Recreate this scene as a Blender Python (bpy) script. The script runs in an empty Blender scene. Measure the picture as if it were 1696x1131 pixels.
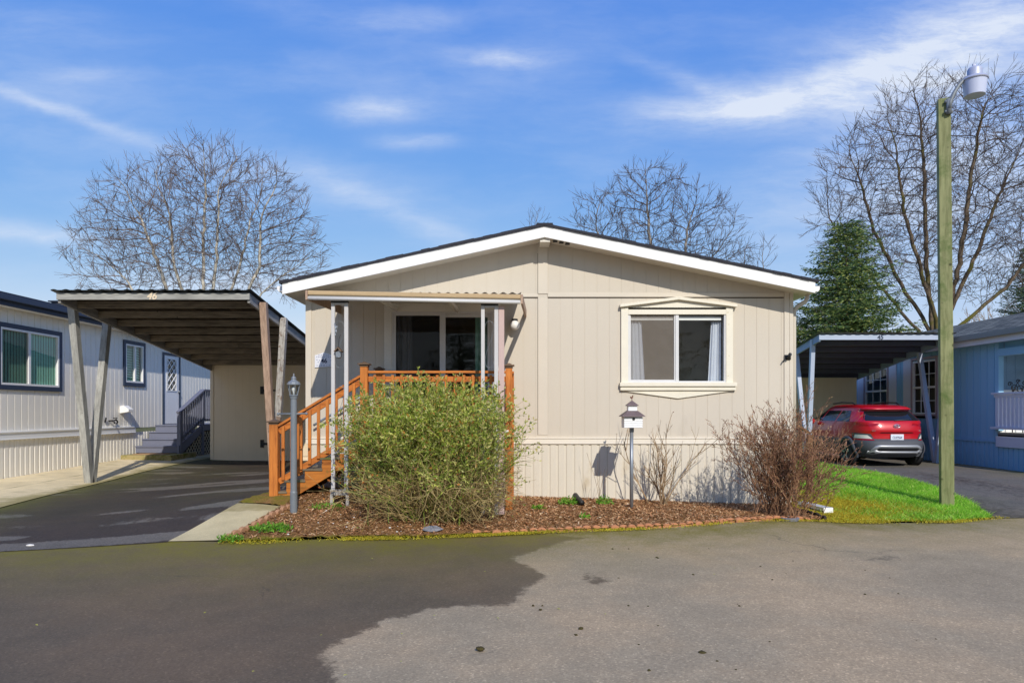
import bpy, math, random
import numpy as np
from mathutils import Vector, Matrix

R = math.radians
SC = bpy.context.scene
COL = SC.collection
H, F, CX, CY = 1.6, 1131.0, 848.0, 680.0
VS = (-0.255, 1.0, -0.70)          # direction in which sunlight travels

def at(px, py, d):
    return ((px - CX) * d / F, d, H + (CY - py) * d / F)

def S(r, g, b, k=1.0):
    f = lambda c: (c / 255 / 12.92) if c / 255 <= .04045 else ((c / 255 + .055) / 1.055) ** 2.4
    return (f(r) * k, f(g) * k, f(b) * k)

# ------------------------------------------------------------------ ground heights (thin plate spline)
PTS = [(x, y, 0) for y in (-6, 0, 4, 6.8) for x in (-24, -15, -8, 0, 8, 15, 24)]
PTS += [(-13, 7.4, 0), (-5.9, 7.8, 0), (-4, 8.2, .02), (-3, 8.2, .02), (-1.2, 8.3, .02), (.4, 8.7, .03), (2, 9, .03),
        (4.3, 9.7, .02), (6.3, 9.6, .02), (7.1, 10, .02), (7.9, 10.5, .02), (12, 10.5, .05),
        (-3.4, 11.3, .31), (-1.5, 11.3, .22), (.45, 11.3, .14), (3, 11.3, .05), (4.6, 11.3, .01),
        (-2.95, 9.2, .2), (-2.4, 9.55, .25), (-1.06, 9.2, .12), (1.79, 10.25, .11), (2.4, 10.9, .08), (3.8, 9.75, .08),
        (-3.48, 10, .36), (-4.5, 10, .24), (-6, 10, .11), (-4.3, 12, .28), (-6, 13, .15), (-8.57, 14, .11), (-4.83, 14, .22),
        (-8.6, 19.5, .19), (-3.6, 19.5, .2), (-10.6, 14.1, .17), (-10.6, 19, .28), (-9.2, 19.3, .25), (-9, 22, .25), (-10.6, 11, .1),
        (7, 10.96, .05), (6.4, 13.7, .22), (5.5, 12, .1), (8.06, 14.7, .19), (8.6, 17.5, .2), (10.3, 17.5, .2), (9.4, 21, .2),
        (12.2, 16.3, .15), (12.2, 20, .15), (10, 13, .12), (5.5, 18, .2)]
PTS += [(x, 40, .2) for x in (-40, -20, 0, 20, 40)] + [(x, 26, .2) for x in (-20, -9, 5, 20)] + [(-40, 15, .1), (40, 15, .1), (-24, 20, .2), (24, 20, .2)]
_P = np.array(PTS, float)
def _U(r2):
    r2 = np.maximum(r2, 1e-12)
    return r2 * np.log(r2) * .5
_n = len(_P)
_K = _U(((_P[:, None, :2] - _P[None, :, :2]) ** 2).sum(-1)) + np.eye(_n) * .3
_Q = np.hstack([np.ones((_n, 1)), _P[:, :2]])
_A = np.zeros((_n + 3, _n + 3)); _A[:_n, :_n] = _K; _A[:_n, _n:] = _Q; _A[_n:, :_n] = _Q.T
_W = np.linalg.solve(_A, np.concatenate([_P[:, 2], np.zeros(3)]))
def hts(xy):
    xy = np.asarray(xy, float)
    out = np.empty(len(xy))
    for i in range(0, len(xy), 20000):
        c = xy[i:i + 20000]
        k = _U(((c[:, None, :] - _P[None, :, :2]) ** 2).sum(-1))
        out[i:i + 20000] = k @ _W[:_n] + _W[_n] + c @ _W[_n + 1:]
    far = np.clip((np.maximum(np.abs(xy[:, 0]) - 22, xy[:, 1] - 30) / 10), 0, 1)
    return out * (1 - far) + .15 * far
def hz(x, y):
    return float(hts([(x, y)])[0])

# ------------------------------------------------------------------ materials
class NT:
    def __init__(s, tree):
        s.t = tree; tree.nodes.clear()
    def n(s, typ, **kw):
        nd = s.t.nodes.new(typ)
        for k, v in kw.items():
            if k[0] == '_': setattr(nd, k[1:], v)
        return nd
    def set(s, sock, v):
        if isinstance(v, bpy.types.NodeSocket): s.t.links.new(v, sock)
        elif v is not None:
            if sock.type == 'RGBA' and not isinstance(v, (int, float)): v = tuple(v)[:3] + (1,)
            sock.default_value = v
    def math(s, op, a, b=None, c=None, clamp=False):
        nd = s.n('ShaderNodeMath', _operation=op, _use_clamp=clamp)
        for i, v in enumerate((a, b, c)):
            if v is not None: s.set(nd.inputs[i], v)
        return nd.outputs[0]
    def vmath(s, op, a, b=None):
        nd = s.n('ShaderNodeVectorMath', _operation=op)
        s.set(nd.inputs[0], a)
        if b is not None: s.set(nd.inputs[1], b)
        return nd.outputs[0]
    def coord(s, scale=(1, 1, 1), kind='Object'):
        tc = s.n('ShaderNodeTexCoord').outputs[kind]
        if scale == (1, 1, 1): return tc
        return s.vmath('MULTIPLY', tc, scale)
    def noise(s, vec, scale, detail=4, rough=.55, out='Fac'):
        nd = s.n('ShaderNodeTexNoise')
        s.set(nd.inputs['Vector'], vec); nd.inputs['Scale'].default_value = scale
        nd.inputs['Detail'].default_value = detail; nd.inputs['Roughness'].default_value = rough
        return nd.outputs[out]
    def ramp(s, fac, stops):
        nd = s.n('ShaderNodeValToRGB'); s.set(nd.inputs[0], fac)
        e = nd.color_ramp.elements
        while len(e) < len(stops): e.new(.5)
        for el, (p, c) in zip(e, stops):
            el.position = p
            el.color = (c, c, c, 1) if isinstance(c, (int, float)) else tuple(c)[:3] + (1,)
        return nd.outputs[0]
    def mix(s, fac, a, b, mode='MIX'):
        nd = s.n('ShaderNodeMix', _data_type='RGBA', _blend_type=mode)
        s.set(nd.inputs[0], fac); s.set(nd.inputs[6], a); s.set(nd.inputs[7], b)
        return nd.outputs[2]
    def smooth(s, v, a, b):
        nd = s.n('ShaderNodeMapRange', _interpolation_type='SMOOTHSTEP')
        s.set(nd.inputs[0], v); nd.inputs[1].default_value = a; nd.inputs[2].default_value = b
        return nd.outputs[0]
    def bump(s, h, strength, dist=.01):
        nd = s.n('ShaderNodeBump'); s.set(nd.inputs['Height'], h)
        nd.inputs['Strength'].default_value = strength; nd.inputs['Distance'].default_value = dist
        return nd.outputs[0]
    def attr(s, name):
        nd = s.n('ShaderNodeAttribute'); nd.attribute_name = name
        return nd.outputs['Fac']
    def bsdf(s, col, rough=.6, normal=None, metal=0, spec=.4, **kw):
        nd = s.n('ShaderNodeBsdfPrincipled')
        s.set(nd.inputs['Base Color'], col); s.set(nd.inputs['Roughness'], rough)
        s.set(nd.inputs['Metallic'], metal); s.set(nd.inputs['Specular IOR Level'], spec)
        if normal is not None: s.set(nd.inputs['Normal'], normal)
        for k, v in kw.items(): s.set(nd.inputs[k], v)
        return nd.outputs[0]
    def out(s, sh):
        s.set(s.n('ShaderNodeOutputMaterial').inputs[0], sh)

MATS = {}
def newmat(name):
    m = bpy.data.materials.new(name); m.use_nodes = True
    MATS[name] = m
    return m, NT(m.node_tree)

def mat(name, col, rough=.6, var=.12, vscale=3, stretch=(1, 1, 1), bump=.15, bscale=80, metal=0, spec=.35,
        stain=None, hue=None, **kw):
    """plain procedural material: base colour, broad variation, fine grain, optional stain colour, bump."""
    m, t = newmat(name)
    co = t.coord(stretch)
    a = t.noise(co, vscale, 5, .6)
    b = t.noise(co, bscale, 3, .6)
    f = t.ramp(a, [(.25, 1 - var), (.75, 1 + var)])
    c = t.mix(1.0, col, f, 'MULTIPLY')
    f2 = t.ramp(b, [(.3, 1 - var * .6), (.7, 1 + var * .6)])
    c = t.mix(1.0, c, f2, 'MULTIPLY')
    if stain:
        scol, lo, hi, sscale = stain
        sm = t.smooth(t.noise(t.coord(stretch), sscale, 6, .65), lo, hi)
        c = t.mix(sm, c, scol)
    rr = t.math('ADD', t.math('MULTIPLY', a, .12), rough - .06)
    nrm = t.bump(b, bump, .004) if bump else None
    t.out(t.bsdf(c, rr, nrm, metal, spec, **kw))
    return m

def wood(name, col, dark, axis='x', rough=.65, scale=1.0, stain=None, knot=.09):
    m, t = newmat(name)
    st = {'x': (1.2, 14, 14), 'y': (14, 1.2, 14), 'z': (14, 14, 1.2)}[axis]
    co = t.coord(tuple(v * scale for v in st))
    g = t.noise(co, 2.2, 6, .7)
    b = t.noise(t.coord(), 1.3, 3)
    c = t.ramp(g, [(.3, dark), (.55, col), (.8, tuple(min(1, x * 1.2) for x in col))])
    c = t.mix(1.0, c, t.ramp(b, [(.3, .8), (.7, 1.15)]), 'MULTIPLY')
    k = t.n('ShaderNodeTexVoronoi'); t.set(k.inputs['Vector'], t.coord((3.1, 3.1, 3.1))); k.inputs['Scale'].default_value = 1.6
    c = t.mix(t.smooth(k.outputs['Distance'], knot, knot * .35), c, tuple(x * .45 for x in dark))
    if stain:
        scol, lo, hi, ss = stain
        c = t.mix(t.smooth(t.noise(t.coord(), ss, 6, .65), lo, hi), c, scol)
    t.out(t.bsdf(c, rough, t.bump(g, .35, .004), 0, .3))
    return m

def leafmat(name, stops, rough=.5, trans=.35):
    m, t = newmat(name)
    g = t.n('ShaderNodeNewGeometry')
    c = t.ramp(g.outputs['Random Per Island'], stops)
    cl = t.noise(t.coord(), 1.4, 3)
    c = t.mix(1.0, c, t.ramp(cl, [(.3, .75), (.7, 1.2)]), 'MULTIPLY')
    b = t.bsdf(c, rough, None, 0, .35)
    tr = t.n('ShaderNodeBsdfTranslucent'); t.set(tr.inputs[0], c)
    mx = t.n('ShaderNodeMixShader'); mx.inputs[0].default_value = trans
    t.set(mx.inputs[1], b); t.set(mx.inputs[2], tr.outputs[0])
    t.out(mx.outputs[0])
    return m

def glassmat(name, tint=(1, 1, 1), ior=1.5):
    m, t = newmat(name)
    fr = t.n('ShaderNodeFresnel'); ge = t.n('ShaderNodeNewGeometry'); t.set(fr.inputs['IOR'], t.math('ADD', t.math('MULTIPLY', ge.outputs['Backfacing'], 1 / ior - ior), ior))
    wob = t.bump(t.noise(t.coord(), 2.0, 2), .05, .05)
    tr = t.n('ShaderNodeBsdfTransparent'); t.set(tr.inputs[0], tint)
    gl = t.n('ShaderNodeBsdfGlossy'); gl.inputs['Roughness'].default_value = .02; t.set(gl.inputs['Normal'], wob); t.set(fr.inputs['Normal'], ge.outputs['Normal'])
    mx = t.n('ShaderNodeMixShader'); t.set(mx.inputs[0], fr.outputs[0]); t.set(mx.inputs[1], tr.outputs[0]); t.set(mx.inputs[2], gl.outputs[0])
    t.out(mx.outputs[0])
    return m

def screenmat(name, col, op):
    m, t = newmat(name)
    tr = t.n('ShaderNodeBsdfTransparent')
    df = t.n('ShaderNodeBsdfDiffuse'); t.set(df.inputs[0], t.mix(t.noise(t.coord(), 6, 4), tuple(c * .8 for c in col), tuple(c * 1.2 for c in col)))
    mx = t.n('ShaderNodeMixShader'); mx.inputs[0].default_value = op; t.set(mx.inputs[1], tr.outputs[0]); t.set(mx.inputs[2], df.outputs[0])
    t.out(mx.outputs[0])
    return m

# ------------------------------------------------------------------ mesh builder
class MB:
    def __init__(s): s.v = []; s.f = []
    def add(s, vs, fs):
        o = len(s.v); s.v.extend(vs); s.f.extend([tuple(i + o for i in f) for f in fs])
    def box(s, x0, x1, y0, y1, z0, z1):
        s.add([(x0, y0, z0), (x1, y0, z0), (x1, y1, z0), (x0, y1, z0), (x0, y0, z1), (x1, y0, z1), (x1, y1, z1), (x0, y1, z1)],
              [(0, 3, 2, 1), (4, 5, 6, 7), (0, 1, 5, 4), (1, 2, 6, 5), (2, 3, 7, 6), (3, 0, 4, 7)])
        return s
    def bar(s, p0, p1, w, h, up=(0, 0, 1)):
        p0, p1 = Vector(p0), Vector(p1); d = (p1 - p0).normalized(); u = Vector(up)
        sd = d.cross(u)
        if sd.length < 1e-4: sd = d.cross(Vector((0, 1, 0)))
        sd.normalize(); u = sd.cross(d).normalized()
        vs = []
        for p in (p0, p1):
            for a, b in ((-1, -1), (1, -1), (1, 1), (-1, 1)):
                vs.append(tuple(p + sd * (a * w / 2) + u * (b * h / 2)))
        s.add(vs, [(3, 2, 1, 0), (4, 5, 6, 7), (0, 1, 5, 4), (1, 2, 6, 5), (2, 3, 7, 6), (3, 0, 4, 7)])
        return s
    def extr(s, poly, vec):
        n = len(poly); v = Vector(vec)
        s.add([tuple(p) for p in poly] + [tuple(Vector(p) + v) for p in poly],
              [tuple(range(n)), tuple(range(2 * n - 1, n - 1, -1))] + [(i, i + n, (i + 1) % n + n, (i + 1) % n) for i in range(n)])
        return s
    def tube(s, pts, rad, n=6, cap=True):
        k = len(pts)
        if not hasattr(rad, '__len__'): rad = [rad] * k
        P = [Vector(p) for p in pts]
        d0 = (P[1] - P[0]).normalized()
        a = d0.cross(Vector((0, 0, 1)))
        if a.length < .05: a = d0.cross(Vector((1, 0, 0)))
        a.normalize()
        vs = []
        for i in range(k):
            d = (P[min(i + 1, k - 1)] - P[max(i - 1, 0)])
            if d.length < 1e-9: d = d0
            d.normalize()
            a = (a - d * a.dot(d))
            if a.length < 1e-6: a = d.orthogonal()
            a.normalize(); b = d.cross(a)
            for j in range(n):
                t = 2 * math.pi * j / n
                q = P[i] + a * (math.cos(t) * rad[i]) + b * (math.sin(t) * rad[i])
                vs.append((q.x, q.y, q.z))
        fs = [(i * n + j, i * n + (j + 1) % n, (i + 1) * n + (j + 1) % n, (i + 1) * n + j) for i in range(k - 1) for j in range(n)]
        if cap: fs += [tuple(range(n - 1, -1, -1)), tuple(range((k - 1) * n, k * n))]
        s.add(vs, fs)
        return s
    def lathe(s, cx, cy, prof, n=16, rot=0):
        vs = []; k = len(prof)
        for r, z in prof:
            for j in range(n):
                t = 2 * math.pi * j / n + rot
                vs.append((cx + r * math.cos(t), cy + r * math.sin(t), z))
        fs = [(i * n + j, i * n + (j + 1) % n, (i + 1) * n + (j + 1) % n, (i + 1) * n + j) for i in range(k - 1) for j in range(n)]
        fs += [tuple(range(n - 1, -1, -1)), tuple(range((k - 1) * n, k * n))]
        s.add(vs, fs)
        return s
    def sphere(s, c, r, n=12, m=8, sc=(1, 1, 1)):
        prof = [(max(1e-4, r * math.sin(math.pi * i / m)), -r * math.cos(math.pi * i / m)) for i in range(m + 1)]
        o = len(s.v); s.lathe(0, 0, prof, n)
        for i in range(o, len(s.v)):
            x, y, z = s.v[i]; s.v[i] = (c[0] + x * sc[0], c[1] + y * sc[1], c[2] + z * sc[2])
        return s
    def grid(s, rows):
        m = len(rows); n = len(rows[0]); o = len(s.v)
        for r in rows: s.v.extend([tuple(p) for p in r])
        s.f.extend([(o + i * n + j, o + i * n + j + 1, o + (i + 1) * n + j + 1, o + (i + 1) * n + j) for i in range(m - 1) for j in range(n - 1)])
        return s
    def rotz(s, c, ang, i0=0):
        ca, sa = math.cos(ang), math.sin(ang)
        for i in range(i0, len(s.v)):
            x, y, z = s.v[i]; x -= c[0]; y -= c[1]
            s.v[i] = (c[0] + x * ca - y * sa, c[1] + x * sa + y * ca, z)
        return s

BASE = {}
def build(mb, name, m, parent=None, base=None, smooth=False, bevel=0, solid=0):
    if parent is not None: base = BASE[parent.name]
    elif base is None:
        a = np.array(mb.v); base = ((a[:, 0].min() + a[:, 0].max()) / 2, (a[:, 1].min() + a[:, 1].max()) / 2, a[:, 2].min())
    me = bpy.data.meshes.new(name)
    a = np.array(mb.v, dtype=float) - np.array(base)
    me.from_pydata(a.tolist(), [], mb.f)
    me.materials.append(MATS[m] if isinstance(m, str) else m)
    if smooth: me.polygons.foreach_set('use_smooth', [True] * len(me.polygons))
    me.update()
    o = bpy.data.objects.new(name, me); COL.objects.link(o)
    if parent is not None: o.parent = parent
    else: o.location = base
    BASE[o.name] = base
    if bevel:
        b = o.modifiers.new('bevel', 'BEVEL'); b.width = bevel; b.segments = 2; b.limit_method = 'ANGLE'; b.angle_limit = R(40)
    return o
def tag(o, label, cat, group=None):
    o['label'] = label; o['category'] = cat
    if group: o['group'] = group
    return o
def thing(name, label, cat, loc, group=None):
    o = bpy.data.objects.new(name, None); COL.objects.link(o); o.location = loc; o.empty_display_size = .2
    BASE[o.name] = tuple(loc)
    return tag(o, label, cat, group)
def struct(o, kind='structure', label=None, cat=None):
    o['kind'] = kind
    if label: o['label'] = label
    if cat: o['category'] = cat
    return o
def dup(o, parent=None, loc=None):
    c = o.copy(); COL.objects.link(c)
    if parent is not None: c.parent = parent
    if loc is not None: c.location = loc
    for ch in list(o.children): dup(ch, c)
    return c
def text(txt, name, m, parent, size, Mx, extrude=.003, shear=0, offset=0, spacing=1):
    cu = bpy.data.curves.new(name, 'FONT'); cu.body = txt; cu.size = size; cu.align_x = 'CENTER'; cu.align_y = 'CENTER'
    cu.extrude = extrude; cu.shear = shear; cu.offset = offset; cu.space_character = spacing
    tmp = bpy.data.objects.new('tmp', cu); COL.objects.link(tmp)
    dg = bpy.context.evaluated_depsgraph_get()
    me = bpy.data.meshes.new_from_object(tmp.evaluated_get(dg)); me.name = name
    bpy.data.objects.remove(tmp)
    b = BASE[parent.name]
    me.transform(Matrix.Translation(-Vector(b)) @ Mx)
    me.materials.clear(); me.materials.append(MATS[m])
    o = bpy.data.objects.new(name, me); COL.objects.link(o); o.parent = parent; BASE[o.name] = b
    return o

class Fr:
    """wall frame: u along the wall, z up, n outward"""
    def __init__(s, O, U, N): s.O, s.U, s.N = Vector(O), Vector(U), Vector(N)
    def p(s, u, z, n=0): return tuple(s.O + s.U * u + s.N * n + Vector((0, 0, z)))
    def box(s, mb, u0, u1, z0, z1, n0, n1):
        vs = [s.p(*q) for q in ((u0, z0, n0), (u1, z0, n0), (u1, z0, n1), (u0, z0, n1), (u0, z1, n0), (u1, z1, n0), (u1, z1, n1), (u0, z1, n1))]
        mb.add(vs, [(0, 3, 2, 1), (4, 5, 6, 7), (0, 1, 5, 4), (1, 2, 6, 5), (2, 3, 7, 6), (3, 0, 4, 7)])
        return mb
    def rect(s, mb, u0, u1, z0, z1, w, n0, n1, bottom=True):
        """a picture-frame ring of member width w inside u0..u1, z0..z1"""
        s.box(mb, u0, u0 + w, z0, z1, n0, n1); s.box(mb, u1 - w, u1, z0, z1, n0, n1)
        s.box(mb, u0 + w, u1 - w, z1 - w, z1, n0, n1)
        if bottom: s.box(mb, u0 + w, u1 - w, z0, z0 + w, n0, n1)
        return mb
    def quad(s, mb, u0, u1, z0, z1, n):
        mb.add([s.p(u0, z0, n), s.p(u1, z0, n), s.p(u1, z1, n), s.p(u0, z1, n)], [(0, 1, 2, 3)])
        return mb
    def poly(s, mb, pts, n0, n1):
        mb.extr([s.p(u, z, n0) for u, z in pts], s.N * (n1 - n0))
        return mb
    def gwall(s, mb, u0, u1, zb, zt, pitch, gw, gd, holes=(), phase=.0, kinks=()):
        fb = zb if callable(zb) else (lambda u: zb)
        ft = zt if callable(zt) else (lambda u: zt)
        gs = []
        g = u0 + phase
        while g < u1 - gw:
            if g > u0 + gw: gs.append((g - gw / 2, g + gw / 2))
            g += pitch
        br = sorted(set([round(x, 5) for x in [u0, u1] + [e for q in gs for e in q] + [e for h in holes for e in h[:2] if u0 < e < u1] + [k for k in kinks if u0 < k < u1]]))
        for a, b in zip(br, br[1:]):
            if b - a < 1e-4: continue
            m = (a + b) / 2
            dep = -gd if any(q[0] < m < q[1] for q in gs) else 0
            pcs = [(fb, ft)]
            for h in holes:
                if h[0] < m < h[1]:
                    pcs = [(fb, (lambda u, z=h[2]: z)), ((lambda u, z=h[3]: z), ft)]
            for lo, hi in pcs:
                if hi(m) <= lo(m): continue
                mb.add([s.p(a, lo(a), dep), s.p(b, lo(b), dep), s.p(b, hi(b), dep), s.p(a, hi(a), dep)], [(0, 1, 2, 3)])
                if dep:
                    for e in (a, b):
                        mb.add([s.p(e, lo(e), 0), s.p(e, lo(e), dep), s.p(e, hi(e), dep), s.p(e, hi(e), 0)], [(0, 1, 2, 3)])
        return mb

def resample(line, n):
    P = np.array(line, float); d = np.r_[0, np.cumsum(np.hypot(*np.diff(P[:, :2], axis=0).T))]
    t = np.linspace(0, d[-1], n)
    return np.c_[np.interp(t, d, P[:, 0]), np.interp(t, d, P[:, 1])]
def strip(A, B, nu, nv, off, jit=0, seed=1):
    a, b = resample(A, nu), resample(B, nu)
    t = np.linspace(0, 1, nv)[:, None, None]
    xy = (a[None] * (1 - t) + b[None] * t).reshape(-1, 2)
    z = hts(xy) + off
    if jit: z = z + np.random.RandomState(seed).uniform(-jit, jit, len(z))
    mb = MB(); v = np.c_[xy, z]
    mb.v = [tuple(p) for p in v]
    mb.f = [(i * nu + j, i * nu + j + 1, (i + 1) * nu + j + 1, (i + 1) * nu + j) for i in range(nv - 1) for j in range(nu - 1)]
    return mb
def sdist(xy, poly):
    P = np.array(poly, float); Q = np.roll(P, -1, 0)
    d = np.full(len(xy), 1e9); ins = np.zeros(len(xy), bool)
    for p, q in zip(P, Q):
        e = q - p; w = xy - p
        t = np.clip((w @ e) / (e @ e + 1e-12), 0, 1)
        d = np.minimum(d, np.hypot(*(w - t[:, None] * e).T))
        c = (p[1] > xy[:, 1]) != (q[1] > xy[:, 1])
        xs = (q[0] - p[0]) * (xy[:, 1] - p[1]) / (q[1] - p[1] + 1e-12) + p[0]
        ins ^= c & (xy[:, 0] < xs)
    return np.where(ins, d, -d)
def fattr(o, name, vals):
    a = o.data.attributes.new(name, 'FLOAT', 'POINT'); a.data.foreach_set('value', np.asarray(vals, dtype=np.float32))

# ------------------------------------------------------------------ palette
SIDING = S(211, 200, 181, .90)
mat('siding', SIDING, .62, .05, .9, (1, 1, .35), .25, 110, stain=(tuple(c * .82 for c in SIDING), .58, .85, 1.4))
mat('siding_trim', S(216, 205, 186, .92), .6, .04, 1.5)
mat('skirting', S(219, 210, 191, .92), .55, .05, 1.2, (1, 1, .4), stain=(S(186, 170, 140), .56, .8, 2.4))
mat('band', S(233, 224, 206, .95), .55, .04, 1.5)
mat('white_paint', S(245, 243, 238, .92), .5, .03, 2, bump=.1)
mat('white_worn', S(236, 228, 206, .92), .5, .04, 5, stain=(S(196, 180, 140), .64, .74, 12))
mat('white_metal', S(228, 226, 222, .85), .4, .05, 4, bump=.05)
mat('column_paint', S(212, 208, 204, .85), .5, .05, 5, stain=(S(140, 118, 98), .68, .8, 9))
mat('soffit', S(226, 218, 202, .9), .6, .03, 3)
mat('shingle_black', S(50, 50, 56), .9, .3, 6, (1, 1, 1), .8, 60)
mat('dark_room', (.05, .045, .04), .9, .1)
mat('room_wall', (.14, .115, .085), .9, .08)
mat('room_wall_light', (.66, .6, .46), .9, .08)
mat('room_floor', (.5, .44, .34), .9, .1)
mat('curtain', S(208, 212, 222, .9), .9, .05, 3)
mat('curtain_dark', (.2, .2, .22), .9, .1)
mat('curtain_green', (.16, .34, .26), .9, .1)
mat('blind_green', S(150, 206, 178, .95), .7, .06, 3)
mat('blind_grey', S(96, 108, 110, .7), .7, .06, 3)
mat('porch_panel', S(232, 226, 212, .92), .5, .06, 3)
mat('awning_wood', S(200, 172, 130, .85), .7, .14, 2, (1, 14, 14), .3, 20)
mat('pink_post', S(204, 176, 166, .9), .6, .05, 3, (8, 8, 1))
wood('cedar_x', S(203, 122, 52, .9), S(158, 84, 32, .85), 'x')
wood('cedar_z', S(206, 125, 54, .9), S(162, 86, 33, .85), 'z')
wood('cedar_step', S(198, 122, 48, .9), S(150, 84, 30, .85), 'x', stain=(S(96, 100, 40), .56, .7, 3))
wood('step_tread', S(140, 124, 100, .8), S(96, 82, 62, .8), 'x', stain=(S(92, 96, 44), .5, .66, 4))
wood('cap_wood', S(128, 104, 82, .8), S(90, 70, 55, .8), 'x')
wood('grey_wood_x', S(172, 170, 162, .9), S(128, 126, 120, .9), 'x')
wood('grey_wood_y', S(172, 168, 160, .9), S(128, 124, 118, .9), 'y')
wood('grey_wood_z', S(178, 176, 166, .9), S(136, 133, 126, .9), 'z')
wood('red_wood_z', S(190, 160, 136, .9), S(146, 118, 98, .9), 'z')
wood('pale_worn_z', S(186, 180, 170, .85), S(120, 108, 98, .8), 'z', stain=(S(120, 100, 84), .56, .64, 9))
wood('joist', S(156, 142, 122, .8), S(92, 80, 66, .8), 'x')
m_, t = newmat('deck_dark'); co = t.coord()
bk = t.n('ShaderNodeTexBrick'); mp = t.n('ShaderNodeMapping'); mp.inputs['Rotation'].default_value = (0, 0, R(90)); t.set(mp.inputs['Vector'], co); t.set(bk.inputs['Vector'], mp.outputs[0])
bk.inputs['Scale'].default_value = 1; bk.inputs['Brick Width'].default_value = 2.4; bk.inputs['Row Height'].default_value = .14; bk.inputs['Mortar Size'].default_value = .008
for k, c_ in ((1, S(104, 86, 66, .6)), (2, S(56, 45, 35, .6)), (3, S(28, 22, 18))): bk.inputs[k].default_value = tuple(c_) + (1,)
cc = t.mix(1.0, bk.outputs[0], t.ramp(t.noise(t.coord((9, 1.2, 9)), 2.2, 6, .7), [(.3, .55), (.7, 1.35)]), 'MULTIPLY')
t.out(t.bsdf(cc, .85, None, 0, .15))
wood('pole_green', S(150, 152, 104, .85), S(112, 116, 70, .8), 'z', .7, .7, stain=(S(88, 104, 52), .48, .66, 2.0), knot=.17)
mat('steel_roof', S(66, 72, 76), .45, .1, 4, metal=.3)
mat('shed_tan', S(238, 218, 186, .95), .65, .05, 1.2, stain=(S(170, 150, 122), .66, .8, 2))
mat('shed_door_tan', S(234, 213, 180, .95), .65, .05, 1.4)
mat('black_iron', (.02, .02, .022), .5, .1)
mat('lamp_grey', S(132, 138, 142, .85), .45, .1, 6, metal=.1, stain=(S(150, 138, 118), .62, .72, 9))
mat('number_cream', S(236, 216, 184, .95), .5, .05)
mat('plaque_white', S(232, 232, 236, .9), .4, .04)
mat('plaque_mark', S(60, 62, 84), .5, .05)
mat('plaque_faint', S(150, 156, 172), .5, .05)
mat('lav_siding', S(243, 238, 226, .96), .6, .03, .8)
mat('lav_trim', S(240, 240, 238, .96), .5, .03, .8)
mat('navy', S(58, 70, 92, .8), .55, .06, 2)
mat('navy_roof', S(56, 64, 80, .8), .7, .1, 2)
mat('stair_blue', S(122, 125, 142, .85), .6, .06, 2)
mat('lattice', S(206, 196, 170, .85), .7, .06, 4)
mat('mat_tan', S(188, 150, 108, .8), .9, .15, 20)
mat('blue_siding', (.28, .50, .68), .6, .05, .8)
mat('blue_skirt', (.27, .49, .68), .6, .05, .8)
mat('blue_porch_shade', (.20, .31, .42), .6, .04, 1)  # darker teal carries the porch shade in the wall colour
mat('lilac_trim', S(222, 220, 230, .95), .55, .04, 1.5)
mat('lilac_post', S(180, 190, 208, .92), .55, .05, 2)
mat('pink_frame', S(176, 150, 152, .9), .55, .04, 2)
mat('blue_beam', S(150, 168, 196, .9), .55, .05, 2)
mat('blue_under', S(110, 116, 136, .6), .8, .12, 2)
mat('gutter_grey', S(150, 148, 140, .8), .5, .05, 2)
mat('car_red', S(184, 8, 24), .35, .03, 1, bump=0, metal=.1, spec=.4, **{'Coat Weight': .6, 'Coat Roughness': .04})
mat('car_grey', S(84, 86, 92, .8), .6, .05, 8)
mat('car_silver', S(176, 178, 182, .8), .4, .04, 4, metal=.4, bump=0)
mat('car_dark', (.012, .012, .014), .5, .05, bump=0)
mat('tail_red', S(150, 8, 20), .15, .02, bump=0, spec=.6)
mat('lamp_clear', S(226, 222, 214), .15, .05, bump=0, spec=.6)
mat('chrome', (.75, .75, .78), .15, .02, metal=1, bump=0)
mat('plate_white', S(226, 232, 240, .9), .4, .03, bump=0)
mat('plate_ink', S(30, 40, 90), .4, .03, bump=0)
mat('tyre', (.018, .018, .019), .85, .1, 20)
mat('rim', S(150, 152, 156, .8), .35, .05, metal=.6, bump=0)
mat('terracotta', S(202, 138, 96, .86), .85, .12, 8, stain=(S(140, 128, 50), .55, .7, 7))
mat('terracotta_left', S(186, 140, 104, .85), .85, .15, 8, stain=(S(96, 76, 50), .52, .66, 7))
mat('scallop_black', S(52, 42, 32), .8, .15, 8)
mat('black_pipe', (.02, .02, .02), .5, .05)
mat('birdhouse_white', S(244, 244, 242, .92), .5, .03, 4)
mat('birdhouse_roof', S(122, 104, 102, .8), .6, .15, 12)
mat('rust', S(112, 64, 44, .8), .7, .15, 14)
mat('galv', S(158, 164, 170, .8), .4, .08, 6, metal=.5)
mat('lens', S(206, 212, 232, .9), .35, .03, 3, bump=0)
mat('lum_metal', S(196, 200, 216, .85), .45, .05, 4, metal=.25)
mat('moss_clump', S(70, 62, 32), .95, .3, 60, bump=.8)
mat('litter', S(120, 92, 56), .8, .2, 30)
mat('leaf_litter', S(176, 176, 70), .7, .2, 30)
mat('pale_stone', S(228, 222, 210, .9), .7, .1, 20)
mat('grey_stone', S(140, 140, 146, .8), .8, .15, 14)
mat('frosted', S(238, 236, 230, .95), .25, .02, bump=0)
def barkmat(name, a, b, moss=None):
    m, t = newmat(name)
    n1 = t.noise(t.coord((3, 3, .8)), 2.5, 5, .65)
    c = t.ramp(n1, [(.35, a), (.62, b)])
    if moss: c = t.mix(t.smooth(t.noise(t.coord(), .9, 5, .6), .5, .66), c, moss)
    t.out(t.bsdf(c, .85, t.bump(n1, .5, .02), 0, .2))
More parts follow.
